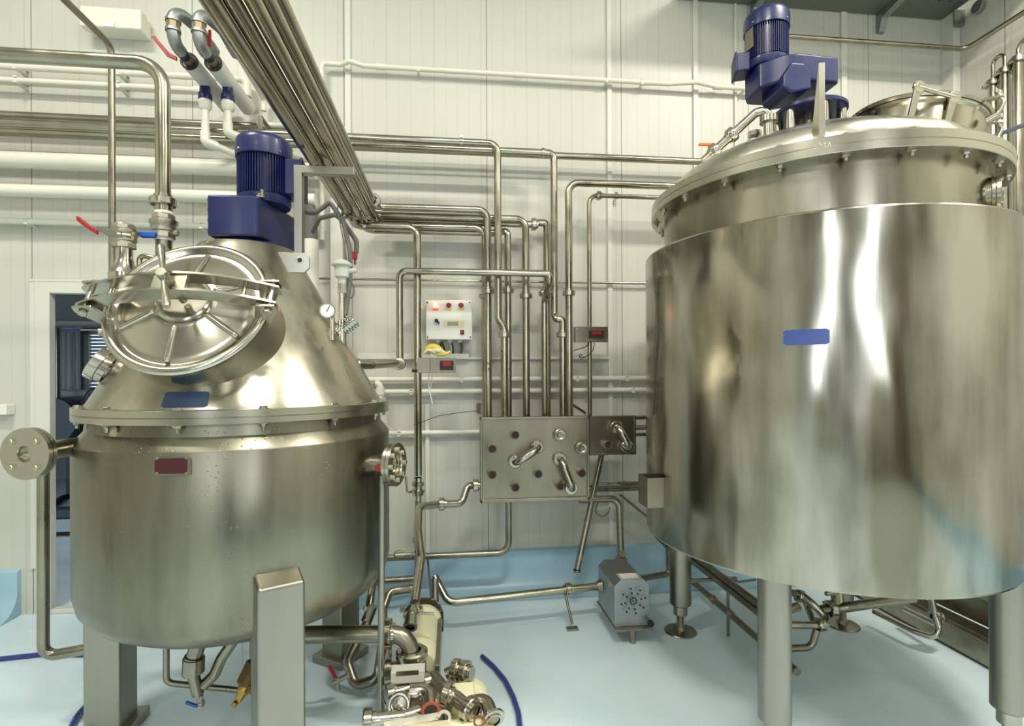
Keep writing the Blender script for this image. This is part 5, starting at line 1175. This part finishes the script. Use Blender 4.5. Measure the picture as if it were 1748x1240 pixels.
P('motor_case', G().lathe([(0, 0), (.07, 0), (.085, .015), (.085, .17), (.092, .18), (.092, .25), (.06, .265), (0, .265)], (mq.x + .01, 1.76, .10), Y_, 40), CREAM, t)
P('terminal_box', G().box(mq.x - .055, mq.x + .035, 1.79, 1.90, .17, .225), CREAM, t, bevel=.008)
P('front_motor', G().lathe([(0, 0), (.08, 0), (.105, .02), (.108, .20), (.108, .36), (.09, .40), (.05, .42), (0, .42)], (W(655, 1230, 1.68).x, 1.68, .108), X_, 44), CREAM, t)
def fitting(name, label, pts, r, nuts=(), m=None, bend=None, cat='pipe fitting', open_=None, Y=1.8, group=None):
    pw = [W(*p) if len(p) == 3 else W(p[0], p[1], Y) for p in pts]
    o = tag(P(name, G().tube(pw, r, 20, bend or r * 1.8), m or ST['fit'], ang=50), label, cat)
    for (i, f, w_) in nuts:
        a, b_ = pw[i], pw[i + 1]; c = a + (b_ - a) * f; P('union_nut', union_g(c, b_ - a, r, w_), ST['fit'], o)
    if open_:
        e_, d = (pw[-1], pw[-1] - pw[-2])
        P('seal_ring', G().ring(e_ + d.normalized() * .002, d, r * 1.12, r * .80, .006, 28), open_, o); P('bore', G().lathe([(0, 0), (r * .82, 0), (r * .82, .003), (0, .003)], e_ + d.normalized() * .0005, d, 24), VOID, o)
    return o
fitting('pipe_offcut', 'short steel pipe with a union nut at each end, lying across the pile', [(658, 1190, 1.85), (730, 1166, 1.92)], .026, [(0, .08, .034), (0, .95, .034)])
fitting('elbow_fitting', 'small elbow with a round nut at the back of the pile under the cover plate', [(690, 1185, 1.93), (689, 1166, 1.95), (680, 1163, 1.96)], .026, [(0, .5, .034)])
q = W(683, 1202, 1.76); d_ = V((-.1, -.85, .35)).normalized()
nf = tag(P('loose_union', G().lathe([(.024, -.015), (.041, -.012), (.043, -.006), (.043, .018), (.039, .024), (.033, .024), (.033, .006), (.026, .004), (.024, .016), (.016, .018), (.016, -.01), (0, -.01)], q, d_, 36), ST['fit'], bevel=0), 'loose union with its liner facing the viewer, left front of the pile', 'pipe fitting')
P('hexagon_liner', G().lathe([(.017, .004), (.028, .004), (.028, .020), (.017, .022)], q, d_, 6), ST['flange'], nf)
fitting('elbow_fitting', 'wide elbow with a red seal ring facing the viewer, middle of the pile', [(700, 1184, 1.80), (733, 1180, 1.80), (735, 1212, 1.72)], .031, [], None, .05, open_=SEALR)
fitting('pipe_offcut', 'dark wide steel tube slanting at the back right of the pile', [(737, 1158, 1.93), (764, 1190, 1.84)], .034, [], ST['dark'])
fitting('bend_fitting', 'bent steel pipe with two union nuts, right side of the pile', [(757, 1183, 1.80), (778, 1192, 1.78), (802, 1212, 1.72), (806, 1215, 1.71)], .027, [(0, .3, .03), (2, .2, .034)])
fitting('elbow_fitting', 'brownish steel elbow curving down at the right end of the pile', [(806, 1200, 1.76), (830, 1196, 1.75), (842, 1230, 1.68)], .026, [(1, .93, .014)], ST['dark'], .04)
fitting('loose_union', 'pair of union nuts on a short liner at the back of the cream motor', [(762, 1152, 1.98), (778, 1144, 1.98), (806, 1150, 1.94)], .026, [(1, .05, .03), (1, .6, .028)])
fitting('pipe_offcut', 'long steel tube with a threaded end at the bottom left of the pile', [(622, 1232, 1.70), (690, 1224, 1.72), (748, 1206, 1.78)], .025, [(0, .07, .034)])
t = T('hook_spanner', 'flat steel hook spanner lying on the front cream motor', 'spanner', W(710, 1236, 1.66))
q0, q1 = W(655, 1240, 1.62), W(748, 1222, 1.66); up = V((0, -.6, .8)).normalized(); dx = (q1 - q0).normalized()
P('spanner_handle', G().obox((q0 + q1) / 2, (q1 - q0) / 2, dx.cross(up).normalized() * .012, up * .0025), ST['fit'], t, bevel=.001)
hk = []
qh = W(758, 1226, 1.65); ey = dx.cross(up).normalized(); ey = ey if ey.z > 0 else -ey
for i in range(13): a = radians(170 - i * 19); hk.append((.026 * cos(a) , .026 * sin(a)))
for i in range(13): a = radians(170 - (12 - i) * 19); hk.append((.015 * cos(a), .015 * sin(a)))
P('spanner_hook', G().prism(hk, qh, dx, ey, .005), ST['fit'], t)
q = W(818, 1232, 1.64); tag(P('gasket_ring', G().ring(q, V((0, -.45, .9)), .022, .015, .004, 32), COPPER), 'brown gasket ring lying on the front cream motor', 'gasket')
# ============================================================ HOSES ON THE FLOOR
def floor_hose(label, pts, r, m=HOSE):
    return tag(P('blue_hose', G().tube([WZ(x, y, r + .001) for x, y in pts], r, 12, .2), m, ang=60), label, 'hose')
floor_hose('dark blue hose curving over the floor right of the pile of fittings', [(823, 1121), (842, 1138), (862, 1162), (876, 1190), (885, 1218), (888, 1250), (884, 1290)], .0125)
floor_hose('blue hose on the floor at the left edge, running behind the left leg', [(-60, 1132), (30, 1122), (75, 1117), (150, 1118), (230, 1135)], .012, BLUEP if False else HOSE)
floor_hose('dark blue hose at the bottom left, disappearing behind the left leg', [(180, 1180), (150, 1202), (132, 1222), (120, 1245), (112, 1290)], .0125)
# ============================================================ UNDER THE LARGE TANK
def yrun(label, px, py, z, y0, y1, r, m=None, name='floor_pipe', cl=()):
    q = WZ(px, py, z); o = pipe(name, label, [V((q.x, y0, z)), V((q.x, y1, z))], r, m or ST['dark'], clamps=[(V((q.x, c, z)), Y_) for c in cl])
    return o
yrun('steel pipe running back to front under the large tank, upper of three', 1230, 995, .30, 2.02, 3.05, .021)
yrun('steel pipe running back to front under the large tank, beside the upper one', 1240, 990, .345, 2.05, 3.05, .018)
yrun('steel pipe running back to front near the floor under the large tank', 1236, 1040, .13, 1.95, 3.05, .019, cl=(2.62, 2.45))
q = WZ(1234, 1040, .13); tag(P('pipe_support', G().box(q.x - .006, q.x + .006, 2.46, 2.472, 0, .34), ST['dark']), 'thin upright support for the pipes under the large tank', 'support')
q0 = W(1170, 988, 2.57); tag(P('cross_strut', G().box(1.311, q0.x + .30, 2.535, 2.548, q0.z - .012, q0.z + .008), ST['dark']), 'flat steel strut joining the back left leg to the pipes', 'strut')
q = W(1205, 962, 2.9); tag(P('cable_conduit', G().tube([W(1203, 962, 2.7), W(1248, 990, 2.5), W(1262, 994, 2.5), W(1290, 990, 2.5)], .007, 10), ST['dark']), 'thin steel conduit slanting under the large tank behind its front leg', 'conduit')
Yu = 2.25
ub = pipe('bend_pipe', 'steel swing bend hanging below the large tank right of its front leg', [W(1348, 1012, 2.35), W(1366, 1014, 2.3), W(1386, 1030, 2.25), W(1418, 1064, 2.2), W(1396, 1068, 2.15), W(1345, 1067, 2.15)], .019, ST['fit'], .04, unions=[(W(1365, 1018, 2.3), V((1, 0, -.3))), (W(1400, 1067, 2.15), X_)])
pipe('bend_pipe', 'lower steel pipe bending up into the swing bend below the large tank', [W(1330, 1108, 2.15), W(1386, 1106, 2.15), W(1394, 1075, 2.15)], .0175, ST['dark'], .05)
pipe('bend_pipe', 'short curved steel branch between the two bends below the large tank', [W(1376, 1030, 2.28), W(1384, 1050, 2.22), W(1390, 1066, 2.18)], .016, ST['fit'], .03)
tag(P('pipe_plug', G().rod(W(1348, 1040, 2.3), W(1364, 1036, 2.3), .024), ST['fit']), 'round steel plug behind the front leg of the large tank', 'plug')
ov = pipe('bottom_outlet', 'steel bottom outlet pipe of the large tank with a union, pointing right', [W(1402, 1042, 2.25), W(1440, 1038, 2.2), W(1560, 1020, 2.15)], .0255, ST['dark'], unions=[(W(1418, 1040, 2.22), X_)])
P('outlet_valve', G().rod(W(1428, 1012, 2.25), W(1430, 1036, 2.22), .030).rod(W(1410, 1014, 2.22), W(1448, 1010, 2.25), .012), ST['fit'], ov)
pipe('bend_pipe', 'pair-forming steel U bend hanging at the right under the large tank, nearer arm', [W(1492, 1044, 2.45), W(1560, 1078, 2.25), W(1597, 1090, 2.18), W(1603, 1068, 2.2), W(1545, 1040, 2.4)], .0165, ST['fit'], .035)
ue = pipe('hanger_pipe', 'short upright steel pipe with two union rings under the right edge of the large tank', [W(1590, 1022, 2.2), W(1596, 1050, 2.2), W(1602, 1072, 2.18)], .017, ST['fit'], unions=[(W(1596, 1052, 2.2), V((.6, .3, 0))), (W(1604, 1056, 2.2), V((.6, .3, 0)))])
# floor channel / conveyor frame at the right
g = G(); t = T('channel_frame', 'long dark steel channel frame along the floor at the right, behind the large tank', 'frame', (2.95, 2.3, 0))
xa = WZ(1640, 1118, 0).x
P('lower_channel', G().box(xa, xa + .05, 1.2, 3.0, .012, .13), ST['dark'], t, bevel=.004)
P('lower_ledge', G().box(xa + .05, xa + .16, 1.2, 3.0, .10, .13), ST['plate'], t, bevel=.003)
P('upper_channel', G().box(xa + .17, xa + .23, 1.2, 3.0, .13, .27), ST['dark'], t, bevel=.004)
P('upper_ledge', G().box(xa + .23, xa + .30, 1.2, 3.0, .24, .27), ST['plate'], t, bevel=.003)
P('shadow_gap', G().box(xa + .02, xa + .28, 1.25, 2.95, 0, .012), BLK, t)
# ============================================================ RIGHT WALL
g1_ = WX(1660, 103, XR - .06)
zr = W(1450, 92, D - .08).z
pipe('steel_pipe', 'steel pipe crossing the back wall behind the blue motor and turning along the right wall', [V((W(1320, 80, D - .2).x, D - .20, zr)), V((XR - .10, D - .20, zr)), V((XR - .10, .4, zr - .0))], .0165, ST['dark'], .06)
for k, (px, py, lab, Xq) in enumerate(((1695, 138, 'upright steel pipe on the right wall, left leg of the return loop', 3.66), (1715, 118, 'upright steel pipe on the right wall, right leg of the return loop', 3.66), (1738, 98, 'upright steel pipe on the right wall, nearest the picture edge', 3.66))):
    q = WX(px, py, Xq)
    o = pipe('standing_pipe', lab, [V((q.x, q.y, .5)), V((q.x, q.y, q.z))], .028, ST['pipe'], unions=[(V((q.x, q.y, q.z - .02)), Z_)])
    if k == 0: qa = q
    if k == 1: qb = q
    if k == 2: pipe('return_loop', 'thin steel return bend leaving the top of the right-edge pipe', [q, q + V((0, 0, .08)), q + V((0, -.16, .13)), q + V((0, -.3, .13))], .012, ST['pipe'], .05)
pipe('return_loop', 'thin steel return bend joining the tops of two upright pipes', [qa, V((qa.x, qa.y, qa.z + .14)), V((qb.x, qb.y, qb.z + .11)), qb], .012, ST['pipe'], .05)
tag(P('tie_bar', G().tube([qa - V((0, 0, .10)), qb - V((0, 0, .04))], .010, 10), ST['dark']), 'short bar tying two upright pipes together', 'bar')
tag(P('blue_hose', G().tube([WX(1695, 233, 3.4), WX(1725, 222, 3.3), WX(1770, 205, 3.1)], .013, 12), HOSE), 'blue hose slanting up at the right edge behind the tank rim', 'hose')
# perforated cable tray
TRAY, n, l, b = nt('perforated_tray')
b.inputs['Metallic'].default_value = .75; b.inputs['Roughness'].default_value = .5; b.inputs['Base Color'].default_value = (.20, .22, .20, 1)
zt = 4.20; x0 = W(1150, 2, D).x
g = G().box(x0, XR - .06, 2.30, D - .01, zt, zt + .004).box(x0, XR - .06, 2.30, 2.304, zt, zt + .06).box(x0, XR - .06, D - .014, D - .01, zt, zt + .06)
t = tag(P('cable_tray', g, TRAY), 'grey perforated cable tray high in the right back corner', 'tray')
gs = G()
for i in range(26):
    for j in range(5):
        cx_ = x0 + .05 + i * .085 + (.04 if j % 2 else 0); cy_ = 2.38 + j * .15
        if cx_ < XR - .1: gs.box(cx_ - .010, cx_ + .010, cy_ - .004, cy_ + .004, zt - .0012, zt + .0005)
o = P('tray_slots', gs, BLK, t); o['kind'] = 'stuff'
for k, px in enumerate((1285, 1500)):
    q = W(px, 40, D); tag(P('tray_bracket', G().prism([(D * KY, zt - .14), (D * KY - .03, zt - .14), (D * KY - .06, zt - .05), (D * KY - .32, zt - .004), (D * KY, zt - .004)], (q.x, 0, 0), Y_, Z_, .05), ST['galv']), 'steel bracket under the cable tray, %s' % ('above the blue motor' if k == 0 else 'right of the blue motor'), 'bracket')
q = W(1640, 25, D - .1); tag(P('tray_bracket', G().box(q.x - .07, q.x + .07, D - .115, D - .105, zt - .12, zt - .004).box(q.x - .012, q.x + .012, D - .117, D - .105, zt - .10, zt - .02), ST['galv']), 'slotted steel end bracket of the cable tray on the corner pillar', 'bracket')
q = WX(1675, 12, XR); tag(P('wall_knob', G().rod(q, q - V((.04, 0, 0)), .045), ST['galv']).__class__ and bpy.data.objects['wall_knob'], 'round grey cable entry on the right wall by the tray', 'gland'); bpy.data.objects['wall_knob'].name = 'cable_entry'
# left wall switch
q = W(8, 700, D - .03)
tag(P('socket_box', G().box(q.x - .08, q.x + .035, D - .06, D, q.z - .03, q.z + .035), BOXW, bevel=.006), 'white socket box at the left edge, beside the doorway', 'socket')
# ============================================================ THROUGH THE DOORWAY
q = W(165, 632, 7.24)
xw0, xw1 = W(156, 600, 7.24).x, W(215, 600, 7.24).x
z0_, z1_ = W(160, 700, 7.24).z, W(160, 572, 7.24).z
S('window_3', G().box(xw0 - .06, xw0, 7.19, 7.25, z0_, z1_).box(xw1, xw1 + .06, 7.19, 7.25, z0_, z1_).box(xw0, xw1, 7.19, 7.25, z1_, z1_ + .06), TRIMM)
o = S('window_4', G().box(xw0, xw1, 7.245, 7.399, z0_, z1_), mat('daylit_pane', (.6, .7, .85), .3, emit=(.72, .84, 1.0), estr=.9))
bl = G()
for k in range(22): bl.box(xw0, xw1, 7.22, 7.23, z0_ + k * (z1_ - z0_) / 22, z0_ + k * (z1_ - z0_) / 22 + .035)
tag(P('window_blind', bl, BLINDM), 'pale slatted blind at the window seen through the doorway', 'blind')
zb = W(120, 552, 5.5).z
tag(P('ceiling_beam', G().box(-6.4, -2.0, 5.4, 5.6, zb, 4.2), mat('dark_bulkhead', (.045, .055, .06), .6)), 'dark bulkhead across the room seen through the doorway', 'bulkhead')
tag(P('beam_rail', G().cyl((-6.4, 5.35, zb - .03), (-2.0, 5.35, zb - .03), .035), GREYC), 'dark round rail below the bulkhead through the doorway', 'rail')
for k, (px, r, m_, lab) in enumerate(((98, .03, ST['dark'], 'dark upright pipe just inside the doorway'), (110, .035, PVCG, 'pale upright pipe through the doorway, left one'), (120, .045, PVCG, 'pale upright pipe through the doorway, thicker middle one'), (133, .025, PVCG, 'pale upright pipe through the doorway, right one'))):
    q = W(px, 600, 7.0 if k else 6.5); tag(P('far_pipe', G().cyl((q.x, q.y, .9), (q.x, q.y, zb + .05), r), m_), lab, 'pipe')
q = W(130, 672, 6.8); tag(P('far_pipe', G().cyl((q.x - .35, 6.8, q.z), (q.x + .3, 6.8, q.z), .05), PVCG), 'pale level pipe through the doorway joining the upright ones', 'pipe')
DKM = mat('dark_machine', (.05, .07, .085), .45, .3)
t = T('far_machine', 'dark low machine standing in the room beyond the doorway', 'machine', (-5.0, 5.8, 0))
P('machine_bed', G().box(-6.2, -3.4, 5.9, 6.6, .75, 1.0), DKM, t, bevel=.03)
P('machine_hood', G().cyl((W(125, 715, 5.9).x, 5.6, 1.0), (W(125, 715, 5.9).x, 6.4, 1.0), .26), DKM, t)
P('machine_rail', G().tube([W(98, 690, 5.8), W(150, 690, 5.8), W(152, 668, 5.8), W(200, 668, 5.8)], .04, 12, .1), DKM, t)
for sx in (-6.0, -4.7, -3.6): P('leg', G().box(sx - .04, sx + .04, 6.1, 6.2, 0, .76), DKM, t)
P('foot_bar', G().box(-6.2, -3.4, 5.2, 5.35, .02, .10), DKM, t)
tag(P('dark_hose', G().tube([WZ(92, 862, .03), WZ(105, 850, .03), WZ(125, 846, .03), WZ(150, 852, .03)], .03, 10, .2), BLK), 'black hose on the blue floor beyond the doorway', 'hose')
q0, q1 = WZ(90, 918, .0), WZ(118, 918, 0)
tag(P('floor_grate', G().box(q0.x - .3, q0.x + 1.2, q0.y, q0.y + .12, 0, .012), ST['dark']), 'narrow dark drain strip across the floor beyond the doorway', 'drain')
# ============================================================ CEILING LAMP FIXTURES around the lamps
for i, (x, y, z, p) in enumerate(LAMPS):
    y = y / KY
    t = T('ceiling_lamp', 'twin-tube ceiling lamp, %s' % ['front left', 'front right', 'front middle', 'rear left', 'rear right'][i], 'lamp', (x, y, z))
    P('lamp_housing', G().box(x - .55, x + .55, y - .17, y + .17, z - .06, z + .15), BOXW, t, bevel=.01)

# ============================================================ groups of look-alike things
GR = {'overhead_pipe': 'overhead steel pipes of the bundle', 'steel_pipe': 'steel pipes along the walls', 'tank_pipe': 'steel pipes leading to the large tank',
      'lagged_pipe': 'grey lagged pipes with return bends', 'drain_pipe': 'thick white pipes on the left wall', 'plastic_wall_pipe': 'thin white plastic wall pipes',
      'conduit': 'white wall conduits', 'supply_cable': 'cables under the control box', 'display_box': 'steel display boxes', 'ball_valve': 'ball valves on the left vessel',
      'loose_wire': 'loose wires', 'floor_pipe': 'pipes running back under the large tank', 'bend_pipe': 'bent pipes under the large tank', 'standing_pipe': 'upright pipes on the right wall',
      'return_loop': 'return bends on the upright pipes', 'tray_bracket': 'brackets of the cable tray', 'blue_hose': 'blue hoses', 'bundle_clamp': 'clamps of the overhead bundle',
      'pipe_offcut': 'loose pipe fittings in the pile', 'elbow_fitting': 'loose pipe fittings in the pile', 'bend_fitting': 'loose pipe fittings in the pile', 'loose_union': 'loose pipe fittings in the pile',
      'far_pipe': 'pipes in the room beyond the doorway', 'ceiling_lamp': 'ceiling lamps', 'flexible_hose': 'grey flexible hoses', 'sensor_cable': 'sensor cables', 'gear_motor': 'blue gear motors'}
for o in COL.objects:
    if o.parent is None and 'category' in o.keys():
        k = o.name.split('.')[0]
        if k in GR: o['group'] = GR[k]
